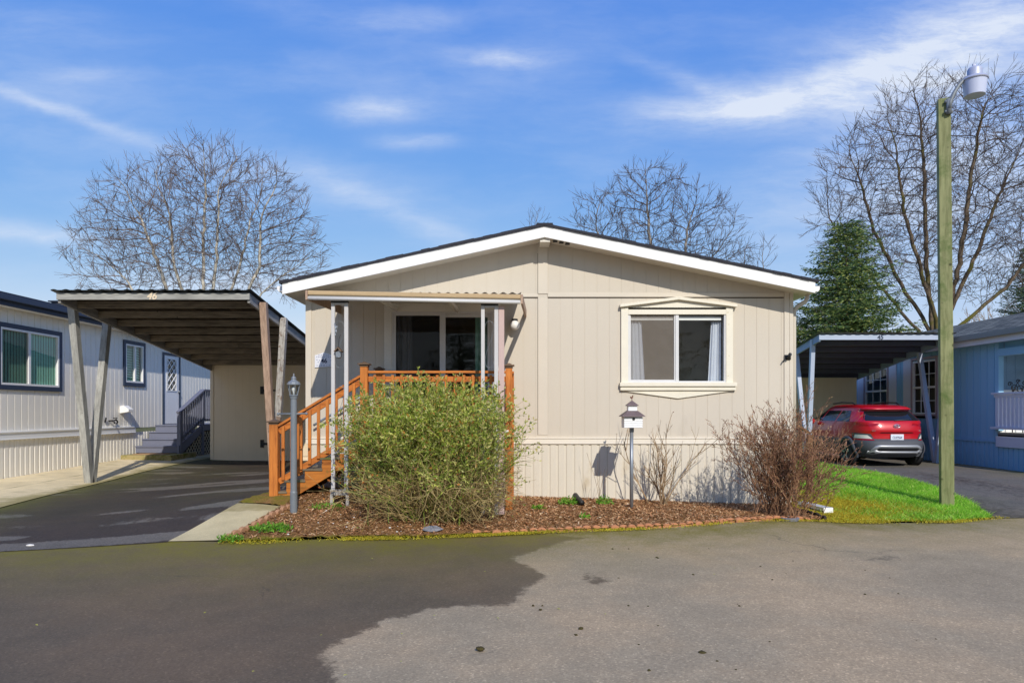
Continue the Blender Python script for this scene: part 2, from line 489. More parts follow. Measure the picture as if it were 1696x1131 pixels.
barkmat('bark_pale', S(120, 110, 96), S(212, 204, 186))
barkmat('twig_pale', S(84, 70, 64), S(140, 122, 108))
barkmat('bark_grey', S(88, 80, 72), S(158, 148, 134))
barkmat('twig_grey', S(68, 58, 56), S(116, 102, 92))
barkmat('bark_brown', S(62, 52, 42), S(120, 104, 84), S(96, 92, 36))
barkmat('twig_brown', S(64, 54, 50), S(116, 100, 86))
barkmat('twig_red', S(84, 60, 44), S(168, 128, 96))
barkmat('shrub_stem', S(104, 86, 66), S(180, 152, 116), S(128, 122, 52))
barkmat('bush_stem', S(112, 90, 56), S(190, 168, 116))
barkmat('hazy_brown', S(130, 104, 78), S(176, 150, 116))
leafmat('leaf_bush', [(0, S(96, 122, 42)), (.25, S(156, 178, 66)), (.65, S(214, 216, 108)), (.95, S(236, 230, 156)), (1, S(206, 136, 76))], .4, .5)
leafmat('leaf_orange', [(0, S(150, 80, 30)), (.5, S(190, 120, 50)), (1, S(170, 140, 60))], .5)
leafmat('leaf_fresh', [(0, S(76, 130, 30)), (.6, S(120, 176, 50)), (1, S(160, 200, 80))], .5)
leafmat('bud', [(0, S(120, 78, 66)), (.6, S(160, 112, 92)), (1, S(196, 168, 120))], .6, .1)
leafmat('needles', [(0, S(52, 80, 52)), (.5, S(88, 116, 62)), (.85, S(140, 154, 76)), (1, S(176, 176, 96))], .6, .25)
leafmat('needles_dark', [(0, S(50, 74, 58)), (.6, S(86, 112, 80)), (1, S(124, 136, 90))], .6, .3)
leafmat('grass_blade', [(0, S(104, 164, 34)), (.45, S(146, 208, 54)), (.8, S(182, 226, 84)), (.93, S(206, 224, 112)), (1, S(216, 208, 130))], .55, .5)
leafmat('moss_blade', [(0, S(140, 128, 24)), (.5, S(190, 172, 40)), (.8, S(210, 190, 66)), (1, S(150, 170, 50))], .8, .2)
leafmat('mulch_chip', [(0, S(104, 76, 48)), (.35, S(160, 112, 74)), (.75, S(190, 142, 98)), (.96, S(204, 170, 126)), (1, S(226, 204, 172))], .85, 0)
glassmat('glass', (.95, .97, .96))
glassmat('glass_green', (.72, .86, .78))
glassmat('lamp_glass', (.9, .92, .92))
glassmat('car_glass', (.42, .46, .46), 1.6)
screenmat('screen', S(176, 164, 150, .85), .36)
screenmat('dark_screen', (.03, .03, .03), .38)

# ground materials -------------------------------------------------
def asphalt(name, dry, wet, mossc, moss_amt):
    m, t = newmat(name)
    co = t.coord()
    a1 = t.noise(co, 55, 5, .8); a2 = t.noise(co, .55, 5, .6); a3 = t.noise(co, 3.2, 5, .65)
    vor = t.n('ShaderNodeTexVoronoi'); t.set(vor.inputs['Vector'], co); vor.inputs['Scale'].default_value = 85
    sp = t.n('ShaderNodeSeparateColor'); t.set(sp.inputs[0], vor.outputs['Color'])
    w = t.attr('wet')
    wn = t.math('ADD', w, t.math('MULTIPLY', t.math('SUBTRACT', t.noise(co, 8, 7, .8), .5), .42))
    wm = t.smooth(wn, -.03, .06)
    var = t.math('MULTIPLY', t.ramp(a2, [(.3, .8), (.7, 1.16)]), t.ramp(a3, [(.25, .9), (.75, 1.09)]))
    var = t.math('MULTIPLY', var, t.ramp(a1, [(.25, .68), (.5, 1.0), (.78, 1.3)]))
    var = t.math('MULTIPLY', var, t.ramp(sp.outputs[0], [(0, .84), (.6, 1.0), (.9, 1.06), (1, 1.45)]))
    c = t.mix(wm, dry, wet)
    warm = t.mix(t.smooth(a2, .4, .62), (1, 1, 1), (1.06, .99, .93))
    c = t.mix(1.0, c, warm, 'MULTIPLY')
    c = t.mix(1.0, c, var, 'MULTIPLY')
    # moss film: strongest along the kerbless edges
    e = t.attr('moss')
    mm = t.math('MULTIPLY', t.math('MULTIPLY', e, t.ramp(t.noise(co, 2.1, 6, .7), [(.3, .35), (.65, 1)])), t.ramp(t.noise(co, 38, 4, .75), [(.35, .45), (.62, 1)]))
    mm = t.math('MULTIPLY', mm, moss_amt, clamp=True)
    c = t.mix(mm, c, mossc)
    # worn cracks
    cv = t.n('ShaderNodeTexVoronoi', _feature='DISTANCE_TO_EDGE'); t.set(cv.inputs['Vector'], t.vmath('ADD', co, t.vmath('MULTIPLY', t.noise(co, 1.8, 4, .6, 'Color'), (.8, .8, 0)))); cv.inputs['Scale'].default_value = .35
    ck = t.math('MULTIPLY', t.smooth(cv.outputs[0], .0045, .001), t.smooth(t.noise(co, .4, 2), .55, .6))
    c = t.mix(t.math('MULTIPLY', ck, .35), c, (.03, .03, .03))
    rough = t.math('SUBTRACT', .93, t.math('MULTIPLY', wm, .2))
    h = t.math('ADD', t.math('MULTIPLY', a1, .7), t.math('MULTIPLY', sp.outputs[1], .3))
    t.out(t.bsdf(c, rough, t.bump(h, .75, .006), 0, .25))
asphalt('road_asphalt', S(168, 151, 122), S(112, 98, 78, .9), S(118, 110, 42, .95), 1.3)
asphalt('drive_asphalt', S(112, 107, 99, .9), S(70, 62, 54, .95), S(110, 112, 40, .9), 1.0)

def concrete(name, col, mosscol, amt=.6):
    m, t = newmat(name)
    co = t.coord()
    a = t.noise(co, 1.6, 6, .65); b = t.noise(co, 70, 4, .7)
    c = t.mix(1.0, col, t.ramp(a, [(.3, .8), (.7, 1.12)]), 'MULTIPLY')
    c = t.mix(1.0, c, t.ramp(b, [(.3, .85), (.7, 1.12)]), 'MULTIPLY')
    mk = t.math('ADD', t.attr('moss'), t.math('MULTIPLY', t.math('SUBTRACT', t.noise(co, 2.6, 6, .7), .5), 1.2))
    c = t.mix(t.math('MULTIPLY', t.smooth(mk, .25, .8), amt), c, mosscol)
    j = t.attr('joint')
    c = t.mix(t.math('MULTIPLY', t.smooth(j, .5, 1.0), .75), c, S(96, 88, 52))
    t.out(t.bsdf(c, .9, t.bump(b, .4, .005), 0, .2))
concrete('concrete_pad', S(208, 192, 148, .9), S(128, 116, 62))
concrete('walk_concrete', S(230, 212, 172, .95), S(120, 112, 50), .7)

def soil(name, stops, scale, moss=None):
    m, t = newmat(name)
    co = t.coord()
    a = t.noise(co, scale, 6, .75); b = t.noise(co, 1.1, 5, .6)
    c = t.ramp(a, stops)
    c = t.mix(1.0, c, t.ramp(b, [(.3, .8), (.7, 1.15)]), 'MULTIPLY')
    if moss:
        mk = t.math('ADD', t.attr('moss'), t.math('MULTIPLY', t.math('SUBTRACT', t.noise(co, 3, 6, .7), .5), 1.1))
        c = t.mix(t.smooth(mk, .35, .75), c, moss)
    t.out(t.bsdf(c, .95, t.bump(a, .9, .02), 0, .15))
soil('mulch_soil', [(.3, S(88, 62, 38)), (.5, S(142, 104, 64)), (.7, S(176, 134, 86))], 34, S(126, 124, 34, .85))
soil('lawn_soil', [(.3, S(100, 146, 32)), (.5, S(130, 178, 42)), (.7, S(150, 196, 56))], 22, S(164, 146, 24, .85))
soil('base_soil', [(.3, S(70, 66, 40)), (.5, S(96, 94, 50)), (.7, S(120, 112, 64))], 9)

# ------------------------------------------------------------------ world, sun, camera
W = bpy.data.worlds.new('World'); SC.world = W; W.use_nodes = True
t = NT(W.node_tree)
sky = t.n('ShaderNodeTexSky', _sky_type='NISHITA')
sky.sun_disc = False; sky.sun_elevation = math.atan2(.70, math.hypot(.255, 1)); sky.sun_rotation = math.atan2(.255, -1)
sky.air_density = 1.0; sky.dust_density = 0; sky.ozone_density = 6.0; sky.altitude = 0
sc3 = t.n('ShaderNodeSeparateColor'); t.set(sc3.inputs[0], t.vmath('MULTIPLY', sky.outputs[0], (.1, .1, .1)))
cmb = t.n('ShaderNodeCombineColor')
for k, (gain, pw, cap) in enumerate(((21.5, 1.24, 7.2), (10.5, .74, 8.2), (9.1, .14, 9.4))):   # deeper, more saturated blue than the bare model gives
    t.set(cmb.inputs[k], t.math('MINIMUM', t.math('MULTIPLY', t.math('POWER', sc3.outputs[k], pw), gain), cap))
dirv = t.n('ShaderNodeTexCoord').outputs['Generated']
sx = t.n('ShaderNodeSeparateXYZ'); t.set(sx.inputs[0], dirv)
yy = t.math('MAXIMUM', t.math('ABSOLUTE', sx.outputs[1]), .08)
u = t.math('DIVIDE', sx.outputs[0], yy); v = t.math('DIVIDE', sx.outputs[2], yy)
cb = t.n('ShaderNodeCombineXYZ'); t.set(cb.inputs[0], u); t.set(cb.inputs[1], v)
wn = t.noise(cb.outputs[0], 3.0, 5, .6, 'Color')
wp = t.vmath('ADD', cb.outputs[0], t.vmath('MULTIPLY', t.vmath('SUBTRACT', wn, (.5, .5, .5)), (.16, .055, 0)))
BL = [  # centre px, half sizes px, tilt (deg, + = rising to the right), strength
    (1205, 178, 95, 17, 2, .62), (1150, 140, 80, 12, -24, .30), (1330, 165, 170, 28, 8, .5), (1470, 110, 190, 44, 14, .5), (1640, 50, 170, 70, 18, .75),
    (620, 184, 52, 15, 3, .62), (690, 238, 44, 10, -2, .45), (838, 93, 58, 11, -3, .62), (560, 35, 120, 20, -8, .18), (690, 30, 70, 14, 0, .22),
    (110, 190, 130, 8, -19, .50), (60, 135, 140, 34, -8, .16), (165, 128, 40, 9, 0, .26), (30, 384, 80, 13, -6, .60), (690, 372, 130, 14, -24, .30), (560, 320, 160, 34, -14, .18),
    (330, 270, 260, 24, -10, .13), (60, 40, 120, 26, -5, .2), (1310, 260, 60, 6, 3, .16), (1500, 300, 200, 40, 5, .28), (1600, 420, 240, 90, 0, .5), (1650, 250, 160, 80, 0, .4), (390, 470, 130, 20, 0, .75), (700, 140, 300, 40, -4, .10), (980, 60, 200, 30, 8, .12)]
tot = None
for px, py, sxp, syp, ang, st in BL:
    a = R(ang)
    d = t.vmath('SUBTRACT', wp, ((px - CX) / F, (CY - py) / F, 0))
    ca, sa = math.cos(a), math.sin(a)
    e1 = t.n('ShaderNodeVectorMath', _operation='DOT_PRODUCT'); t.set(e1.inputs[0], d); e1.inputs[1].default_value = (ca * F / sxp, sa * F / sxp, 0)
    e2 = t.n('ShaderNodeVectorMath', _operation='DOT_PRODUCT'); t.set(e2.inputs[0], d); e2.inputs[1].default_value = (-sa * F / syp, ca * F / syp, 0)
    q = t.math('ADD', t.math('MULTIPLY', e1.outputs['Value'], e1.outputs['Value']), t.math('MULTIPLY', e2.outputs['Value'], e2.outputs['Value']))
    g = t.math('MULTIPLY', t.math('EXPONENT', t.math('MULTIPLY', q, -.5)), st)
    tot = g if tot is None else t.math('ADD', tot, g)
strk = t.noise(t.vmath('MULTIPLY', wp, (2.0, 8, 1)), 3.2, 9, .7)
tot = t.math('MULTIPLY', tot, t.ramp(strk, [(.3, .3), (.68, 1.08)]))
thin = t.math('MULTIPLY', t.smooth(t.noise(t.vmath('MULTIPLY', wp, (1.2, 4, 1)), 2.0, 6, .6), .4, .8), .2)
tot = t.math('MINIMUM', t.math('ADD', tot, thin), .93)
skycol = t.mix(tot, cmb.outputs[0], (7.6, 8.3, 9.6))
bg = t.n('ShaderNodeBackground'); t.set(bg.inputs[0], skycol); bg.inputs[1].default_value = .1
o_ = t.n('ShaderNodeOutputWorld'); t.set(o_.inputs[0], bg.outputs[0])

sl = bpy.data.lights.new('sun', 'SUN'); sl.energy = 3.8; sl.angle = R(.53); sl.color = (1, .945, .865)
so = bpy.data.objects.new('sun', sl); COL.objects.link(so); so.location = (8, -20, 20)
so.rotation_euler = Vector(VS).to_track_quat('-Z', 'Y').to_euler()
cam = bpy.data.cameras.new('camera'); co_ = bpy.data.objects.new('camera', cam); COL.objects.link(co_)
cam.sensor_width = 36; cam.lens = 36 * F / 1696; cam.shift_y = (CY - 565.5) / 1696; cam.clip_end = 2000; cam.clip_start = .05
co_.location = (0, 0, H); co_.rotation_euler = (R(90), 0, 0)
SC.camera = co_
SC.view_settings.view_transform = 'Standard'; SC.view_settings.look = 'None'; SC.view_settings.exposure = 0; SC.view_settings.gamma = 1

# ------------------------------------------------------------------ ground sheets
EDGE = [(-60, 6), (-13, 6.3), (-8.05, 7.22), (-5.9, 7.83), (-4.13, 8.24), (-3.5, 8.22), (-3.02, 8.2), (-2.09, 8.32), (-1.23, 8.4), (-.36, 8.58), (.4, 8.78), (1.2, 8.94),
        (2.02, 9.1), (2.89, 9.32), (3.82, 9.58), (4.4, 9.72), (5.2, 9.66), (6.28, 9.68), (7.1, 10.02), (7.9, 10.45), (9.5, 10.6), (13, 10.7), (60, 11)]
EX = np.array(EDGE)
def edge(x): return float(np.interp(x, EX[:, 0], EX[:, 1]))

# base sheet to the horizon
xs = np.r_[-600, -200, -80, np.linspace(-40, 40, 161), 80, 200, 600]
ys = np.r_[-600, -200, -60, np.linspace(-12, 44, 113), 80, 200, 600]
g = MB(); gx, gy = np.meshgrid(xs, ys); xy = np.c_[gx.ravel(), gy.ravel()]
g.v = [tuple(p) for p in np.c_[xy, hts(xy) - .04]]
nx = len(xs); g.f = [(i * nx + j, i * nx + j + 1, (i + 1) * nx + j + 1, (i + 1) * nx + j) for i in range(len(ys) - 1) for j in range(nx - 1)]
struct(build(g, 'ground', 'base_soil', base=(0, 0, 0), smooth=True))

# road
WP = [at(px, py, F * H / (py - CY))[:2] for px, py in
      [(985, 893), (940, 897), (883, 914.5), (846, 924.6), (866, 931), (909.6, 955.5), (872.6, 973), (862.6, 985), (845.8, 1003.5), (775, 1000), (711, 1003.5),
       (688, 1013.6), (634, 1019), (624, 1032), (560, 1055.6), (542, 1066), (536, 1078), (548, 1090), (565, 1110), (566, 1131), (560, 1260), (-1500, 1260), (-1500, 872), (600, 872)]]
SPOT = [at(px, py, F * H / (py - CY))[:2] for px, py in [(962, 953), (975, 949), (990, 951), (988, 955), (1008, 957), (1015, 961), (1000, 967), (980, 968), (968, 963), (972, 958)]]
xcols = np.r_[np.linspace(-60, -14, 24)[:-1], np.linspace(-14, 14, 300), np.linspace(14, 60, 24)[1:]]
nv = 90
tt = np.linspace(0, 1, nv)
ed = np.interp(xcols, EX[:, 0], EX[:, 1])
Y = -14 + (ed[None] + 14) * (1 - (1 - tt[:, None]) ** 1.7)
xy = np.c_[np.broadcast_to(xcols, Y.shape).ravel(), Y.ravel()]
mb = MB(); mb.v = [tuple(p) for p in np.c_[xy, hts(xy)]]
nx = len(xcols); mb.f = [(i * nx + j, i * nx + j + 1, (i + 1) * nx + j + 1, (i + 1) * nx + j) for i in range(nv - 1) for j in range(nx - 1)]
road = struct(build(mb, 'road', 'road_asphalt', base=(0, 0, 0), smooth=True))
wet = np.maximum(sdist(xy, WP), sdist(xy, SPOT))
fattr(road, 'wet', np.clip(wet, -1, 1))
ey = np.interp(xy[:, 0], EX[:, 0], EX[:, 1])
de = ey - xy[:, 1]
ms = np.exp(-(de / 1.25) ** 1.4) * .95 + np.exp(-de / .15) * .5
ms *= np.clip(1.15 - np.clip(xy[:, 0] - 3.2, 0, 9) * .12, .4, 1)
fattr(road, 'moss', np.clip(ms, 0, 1.1))

# driveways, pads, walk
def sheet(name, A, B, nu, nv, off, m, attrs=(), base=(0, 0, 0), jit=0):
    mb = strip(A, B, nu, nv, off, jit)
    o = struct(build(mb, name, m, base=base, smooth=True))
    xy = np.array(mb.v)[:, :2]
    for k, f in attrs: fattr(o, k, f(xy))
    return o
def nz(xy, s, seed):      # cheap smooth noise, several sines
    r = np.random.RandomState(seed); o = 0
    for k in range(7):
        a = r.uniform(0, 6.28); f = s * r.uniform(.5, 2.2)
        o = o + np.sin((xy[:, 0] * math.cos(a) + xy[:, 1] * math.sin(a)) * f + r.uniform(0, 6.28))
    return o / 7
LA = [(-8.05, 7.16), (-8.0, 9), (-7.95, 10.4), (-8.2, 12), (-8.38, 13.6), (-8.6, 16), (-8.75, 19.6)]
LB = [(-4.13, 8.19), (-3.98, 9.0), (-3.86, 9.75), (-3.62, 10.1), (-3.5, 12), (-3.45, 15), (-3.45, 19.6)]
def dry_wet(xy):
    q = xy * np.array([.55, 1.6])
    w = .12 + .42 * nz(q, 1.0, 5) + .45 * nz(q, 2.6, 15) + .25 * nz(q, 6, 25)
    e = xy[:, 1] - np.interp(xy[:, 0], EX[:, 0], EX[:, 1]) - (.05 + .05 * np.sin(xy[:, 0] * 1.3))
    w = np.where(e < .6, np.maximum(w, .1), w) - .6 * np.exp(-((e - .1) / .12) ** 2)
    return np.where(xy[:, 1] > 17.4, .3, w)
def dist_line(line):
    P = np.array(line)
    return lambda xy: np.abs(xy[:, 0] - np.interp(xy[:, 1], P[:, 1], P[:, 0]))
sheet('driveway', LA, LB, 100, 60, .006, 'drive_asphalt',
      [('wet', dry_wet), ('moss', lambda xy: np.clip(np.exp(-dist_line(LA)(xy) / .5) * .9 + .06 + .3 * nz(xy, 1.6, 9), 0, 1))])
sheet('concrete_pad', [(-4.13, 8.2), (-3.9, 9.70)], [(-3.47, 8.24), (-3.02, 9.42)], 24, 14, .012, 'concrete_pad',
      [('moss', lambda xy: np.clip(.15 + .5 * (xy[:, 1] > 9.3), 0, 1)), ('joint', lambda xy: xy[:, 0] * 0)])
WA = [(-10.6, 6.7), (-10.6, 14), (-10.6, 24)]
WB = [(x - .02, y) for x, y in LA] + [(-8.75, 24)]
def joint(xy):
    a = np.abs(((xy[:, 1] + .3) / 1.22) % 1 - .5) * 1.22; b = np.abs(xy[:, 0] + 9.55)
    return np.maximum(np.exp(-a / .05), np.exp(-b / .05))
sheet('walkway', WA, WB, 260, 50, .014, 'walk_concrete', [('moss', lambda xy: np.clip(np.exp(-np.abs(xy[:, 0] - np.interp(xy[:, 1], np.array(WB)[:, 1], np.array(WB)[:, 0])) / .3) * .75 + .12 + .35 * nz(xy, 1.5, 31) + .18 * (xy[:, 1] > 16), 0, 1)), ('joint', joint)])
RA = [(7.0, 10.0), (7.6, 11.3), (7.95, 12.8), (8.15, 14.6), (8.1, 16.4), (8.1, 23)]
RB = [(12.4, 10.7), (12.1, 13), (12.08, 15), (12.08, 18), (12.08, 20), (12.08, 23)]
sheet('driveway', RA, RB, 90, 40, .006, 'drive_asphalt', [('wet', lambda xy: -.06 + .2 * nz(xy, 1.1, 3)), ('moss', lambda xy: np.clip(np.exp(-np.abs(12.08 - xy[:, 0]) / .3) * 1.0 + .35 * nz(xy, 1.3, 4) + .2 * (xy[:, 1] < 12), 0, 1))])
# lawn wedge
GA = [(4.55, 9.74), (4.66, 11.3), (4.66, 14), (4.66, 24)]
GB = [(7.05, 10.0), (7.62, 11.3), (7.97, 12.8), (8.17, 14.6), (8.12, 16.4), (8.12, 24)]
LAWN = [(4.5, 9.74), (5.2, 9.68), (6.28, 9.70), (7.05, 10.02)] + GB[1:] + [(4.66, 24)]
def lawn_moss(xy): return np.clip(1.05 - ((xy[:, 0] - 4.7) / 1.7) ** 2 * .55 - ((xy[:, 1] - 10.9) / 1.6) ** 2 * .45, 0, 1)
mb = strip([(4.55, 9.74), (5.2, 9.68), (6.28, 9.70), (7.05, 10.02)], [(4.66, 11.3), (5.6, 11.3), (6.6, 11.3), (7.62, 11.3)], 40, 20, .02)
m2 = strip([(4.66, 11.3), (7.62, 11.3)], [(4.66, 24), (8.12, 24)], 40, 6, .02)
lawn_l = strip([(4.66, 11.3), (4.66, 14.6), (4.66, 24)], GB[1:], 60, 40, .02)
mb.add(lawn_l.v, lawn_l.f)
lawn = struct(build(mb, 'lawn', 'lawn_soil', base=(0, 0, 0), smooth=True))
fattr(lawn, 'moss', lawn_moss(np.array(mb.v)[:, :2]))
# planting bed
BF = [(x, y - .0) for x, y in EDGE if -3.6 <= x <= 4.41]
BK = [(-3.0, 10.2), (-1.5, 11.35), (.5, 11.35), (4.6, 11.35)]
def bed_moss(xy):
    d = xy[:, 1] - np.interp(xy[:, 0], EX[:, 0], EX[:, 1])
    left = np.clip((-1.2 - xy[:, 0]) / 1.4, 0, 1) * np.clip((xy[:, 1] - 8.6), 0, 1)
    return np.clip(np.exp(-d / .14) * .62 + .25 * left + .35 * np.exp(-((xy[:, 0] + 3.0) / .4) ** 2 - ((xy[:, 1] - 8.55) / .3) ** 2), 0, 1)
mbb = strip(BF, BK, 170, 60, .03, .012)
bed = struct(build(mbb, 'planting_bed', 'mulch_soil', base=(0, 0, 0), smooth=True))
fattr(bed, 'moss', bed_moss(np.array(mbb.v)[:, :2]))
mb = strip([(-3.9, 9.72), (-3.02, 9.45)], [(-3.5, 11.3), (-1.2, 11.3)], 20, 20, .02, .01)
soilp = struct(build(mb, 'bare_earth', 'mulch_soil', base=(0, 0, 0), smooth=True)); fattr(soilp, 'moss', np.full(len(mb.v), .55))

# loose cover: chips, grass, moss
rs = np.random.RandomState(4)
def scatter(name, m, xyz, make):
    mb = MB()
    for i, (x, y, z) in enumerate(xyz): make(mb, x, y, z)
    return struct(build(mb, name, m, base=(0, 0, 0)), 'stuff')
def inside(xy, poly): return sdist(xy, poly) > 0
bedpoly = BF + BK[::-1]
c = np.c_[rs.uniform(-3.6, 4.7, 44000), rs.uniform(8.1, 11.3, 44000)]
c = c[inside(c, bedpoly)]
keep = rs.uniform(0, 1, len(c)) > bed_moss(c) * .9
c = c[keep][:26000]; z = hts(c) + .035
def chip(mb, x, y, z):
    L = rs.uniform(.008, .025); w = rs.uniform(.003, .008); a = rs.uniform(0, 6.28); ti = rs.normal(0, .35)
    dx, dy, dz = math.cos(a) * L, math.sin(a) * L, math.sin(ti) * L
    ex, ey, ez = -math.sin(a) * w, math.cos(a) * w, rs.normal(0, .4) * w
    z += rs.uniform(0, .015)
    mb.add([(x - dx - ex, y - dy - ey, z - dz - ez), (x + dx - ex, y + dy - ey, z + dz - ez), (x + dx + ex, y + dy + ey, z + dz + ez), (x - dx + ex, y - dy + ey, z - dz + ez)], [(0, 1, 2, 3)])
tag(scatter('mulch', 'mulch_chip', np.c_[c, z], chip), 'reddish brown bark mulch covering the planting bed in front of the tan house', 'mulch')
def blade(hmin, hmax, w, lean):
    def f(mb, x, y, z):
        a = rs.uniform(0, 6.28); h = rs.uniform(hmin, hmax); l = rs.normal(0, lean); l2 = rs.normal(0, lean)
        dx, dy = math.cos(a) * w, math.sin(a) * w
        mb.add([(x - dx, y - dy, z), (x + dx, y + dy, z), (x + l * h + dx * .6, y + l2 * h + dy * .6, z + h * .6), (x + l * 2 * h, y + l2 * 2 * h, z + h)], [(0, 1, 2), (0, 2, 3)])
    return f
c = np.c_[rs.uniform(4.5, 8.2, 120000), 9.6 + (rs.uniform(0, 1, 120000) ** 1.6) * 9]
c = c[inside(c, LAWN)]
lm = lawn_moss(c) + nz(c, 3, 2) * .45 + .15 * nz(c, 7, 6)
gr = c[(rs.uniform(0, 1, len(c)) > lm * 1.05)][:46000]; mo = c[(rs.uniform(0, 1, len(c)) < lm)][:16000]
tag(scatter('lawn_grass', 'grass_blade', np.c_[gr, hts(gr) + .018], blade(.03, .075, .004, .3)), 'bright green mown grass wedge between the tan house and the right driveway', 'grass')
tag(scatter('lawn_moss', 'moss_blade', np.c_[mo, hts(mo) + .018], blade(.012, .03, .005, .5)), 'yellow moss patch in the grass beside the tan house corner', 'moss')
# moss and weeds at the bed edge
c = np.c_[rs.uniform(-3.5, 7.3, 36000), rs.uniform(-.06, .14, 36000)]
c[:, 1] += np.interp(c[:, 0], EX[:, 0], EX[:, 1]) - .06
k = nz(c, 4, 8) + rs.normal(0, .3, len(c)) > .12
c = c[k & ((c[:, 0] < 4.6) | (rs.uniform(0, 1, len(c)) < .7))][:11000]
tag(scatter('edge_moss', 'moss_blade', np.c_[c, hts(c) + .012], blade(.01, .025, .006, .5)), 'yellow green moss line along the road edge in front of the bed', 'moss')

# ------------------------------------------------------------------ main house
hs_ = thing('tan_house', 'single storey tan home with white gable trim in the middle of the photo', 'house', (.55, 11.3, .1))
FRM = Fr((0, 11.3, 0), (1, 0, 0), (0, -1, 0))
XL, XR, XP = -3.4, 4.64, .52
def soff(x): return 4.385 - (.218 if x < XP else .206) * abs(x - XP)
DOOR = (-1.99, -.30, 1.26, 3.22); WIN = (1.92, 3.52, 2.08, 3.26)
mb = MB()
FRM.gwall(mb, XL, XR, 1.12, soff, .2032, .009, .0045, [DOOR, WIN], .13, [XP])
mb.add([(XL, 11.3, 1.1), (XL, 25, 1.1), (XL, 25, soff(XL)), (XL, 11.3, soff(XL))], [(0, 1, 2, 3)])
mb.add([(XR, 11.3, 1.1), (XR, 25, 1.1), (XR, 25, soff(XR)), (XR, 11.3, soff(XR))], [(0, 1, 2, 3)])
mb.add([(XL, 25, 1.1), (XR, 25, 1.1), (XR, 25, soff(XR)), (XP, 25, soff(XP)), (XL, 25, soff(XL))], [(0, 1, 2, 3, 4)])
build(mb, 'wall', 'siding', hs_)
mb = MB()
FRM.gwall(mb, XL + .02, XR - .02, lambda u: -.3, 1.06, .136, .04, .012, (), .05)
mb.add([(XL + .02, 11.3, -.3), (XL + .02, 25, -.3), (XL + .02, 25, 1.1), (XL + .02, 11.3, 1.1)], [(0, 1, 2, 3)])
mb.add([(XR - .02, 11.3, -.3), (XR - .02, 25, -.3), (XR - .02, 25, 1.1), (XR - .02, 11.3, 1.1)], [(0, 1, 2, 3)])
build(mb, 'skirting', 'skirting', hs_)
mb = MB(); FRM.box(mb, XL - .01, XR + .01, 1.05, 1.155, -.01, .022); FRM.box(mb, XL - .01, XR + .01, 1.138, 1.158, -.01, .034)
build(mb, 'skirting_band', 'band', hs_, bevel=.003)
for a, b, n_ in ((XL - .012, XL + .085, .018), (XR - .14, XR - .055, .018), (XR - .05, XR + .012, .014)):
    build(FRM.box(MB(), a, b, 1.16, soff(max(a, XL)), -.02, n_), 'corner_board', 'siding_trim', hs_, bevel=.003)
mb = MB()
FRM.box(mb, .43, .592, 3.53, soff(.592) - .004, .001, .012); FRM.box(mb, .43, .592, 1.2, 3.462, .001, .006)
FRM.box(mb, .592, XR - .145, 3.478, 3.545, .001, .012); FRM.box(mb, XL + .09, .43, 3.478, 3.53, .001, .010)
build(mb, 'seam_batten', 'siding_trim', hs_, bevel=.002)
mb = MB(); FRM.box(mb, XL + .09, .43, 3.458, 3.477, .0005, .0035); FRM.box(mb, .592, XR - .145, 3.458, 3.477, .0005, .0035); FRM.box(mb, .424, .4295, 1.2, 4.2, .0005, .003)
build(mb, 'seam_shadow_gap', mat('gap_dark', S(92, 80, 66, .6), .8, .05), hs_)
# roof: slopes, barge boards, soffit, gutters
def slab(mb, x0, x1, y0, y1, zf, th):
    mb.add([(x0, y0, zf(x0)), (x1, y0, zf(x1)), (x1, y1, zf(x1)), (x0, y1, zf(x0)), (x0, y0, zf(x0) + th), (x1, y0, zf(x1) + th), (x1, y1, zf(x1) + th), (x0, y1, zf(x0) + th)],
           [(0, 3, 2, 1), (4, 5, 6, 7), (0, 1, 5, 4), (1, 2, 6, 5), (2, 3, 7, 6), (3, 0, 4, 7)])
bt = lambda x: soff(x) + .152
mb = MB(); rr = random.Random(2)
for a, b in ((-3.70, XP), (XP, 4.88)):
    n = 30
    for i in range(n):       # shingle courses show as small steps along the rake
        x0 = a + (b - a) * i / n; x1 = a + (b - a) * (i + 1) / n
        slab(mb, x0, x1, 10.85 - rr.uniform(0, .014), 25.3, bt, .036 + rr.uniform(0, .012))
rf = build(mb, 'roof', 'shingle_black', hs_)
mb = MB(); mb.box(XP - .13, XP + .13, 10.84, 25.3, bt(XP) + .012, bt(XP) + .042); build(mb, 'ridge_cap', 'shingle_black', rf)
mb = MB()
for a, b in ((-3.66, XP), (XP, 4.83)):
    mb.add([(a, 10.87, soff(a) - .025), (b, 10.87, soff(b) - .025), (b, 10.87, bt(b)), (a, 10.87, bt(a)), (a, 10.91, soff(a) - .025), (b, 10.91, soff(b) - .025), (b, 10.91, bt(b)), (a, 10.91, bt(a))],
           [(0, 1, 2, 3), (7, 6, 5, 4), (0, 4, 5, 1), (2, 6, 7, 3), (0, 3, 7, 4), (1, 5, 6, 2)])
build(mb, 'barge_board', 'white_paint', hs_, bevel=.003)
mb = MB()
slab(mb, -3.66, XP, 10.91, 25.2, lambda x: soff(x) + .001, .02); slab(mb, XP, 4.83, 10.91, 25.2, lambda x: soff(x) + .001, .02)
mb.box(XP - .07, XP + .09, 10.915, 11.285, soff(XP) - .09, soff(XP) - .015)
build(mb, 'soffit', 'soffit', hs_)
for x in (.70, .80, .90):
    mb = MB(); mb.box(x - .035, x + .035, 11.0, 11.13, soff(x) - .010, soff(x) - .002); build(mb, 'soffit_vent', 'black_iron', hs_)
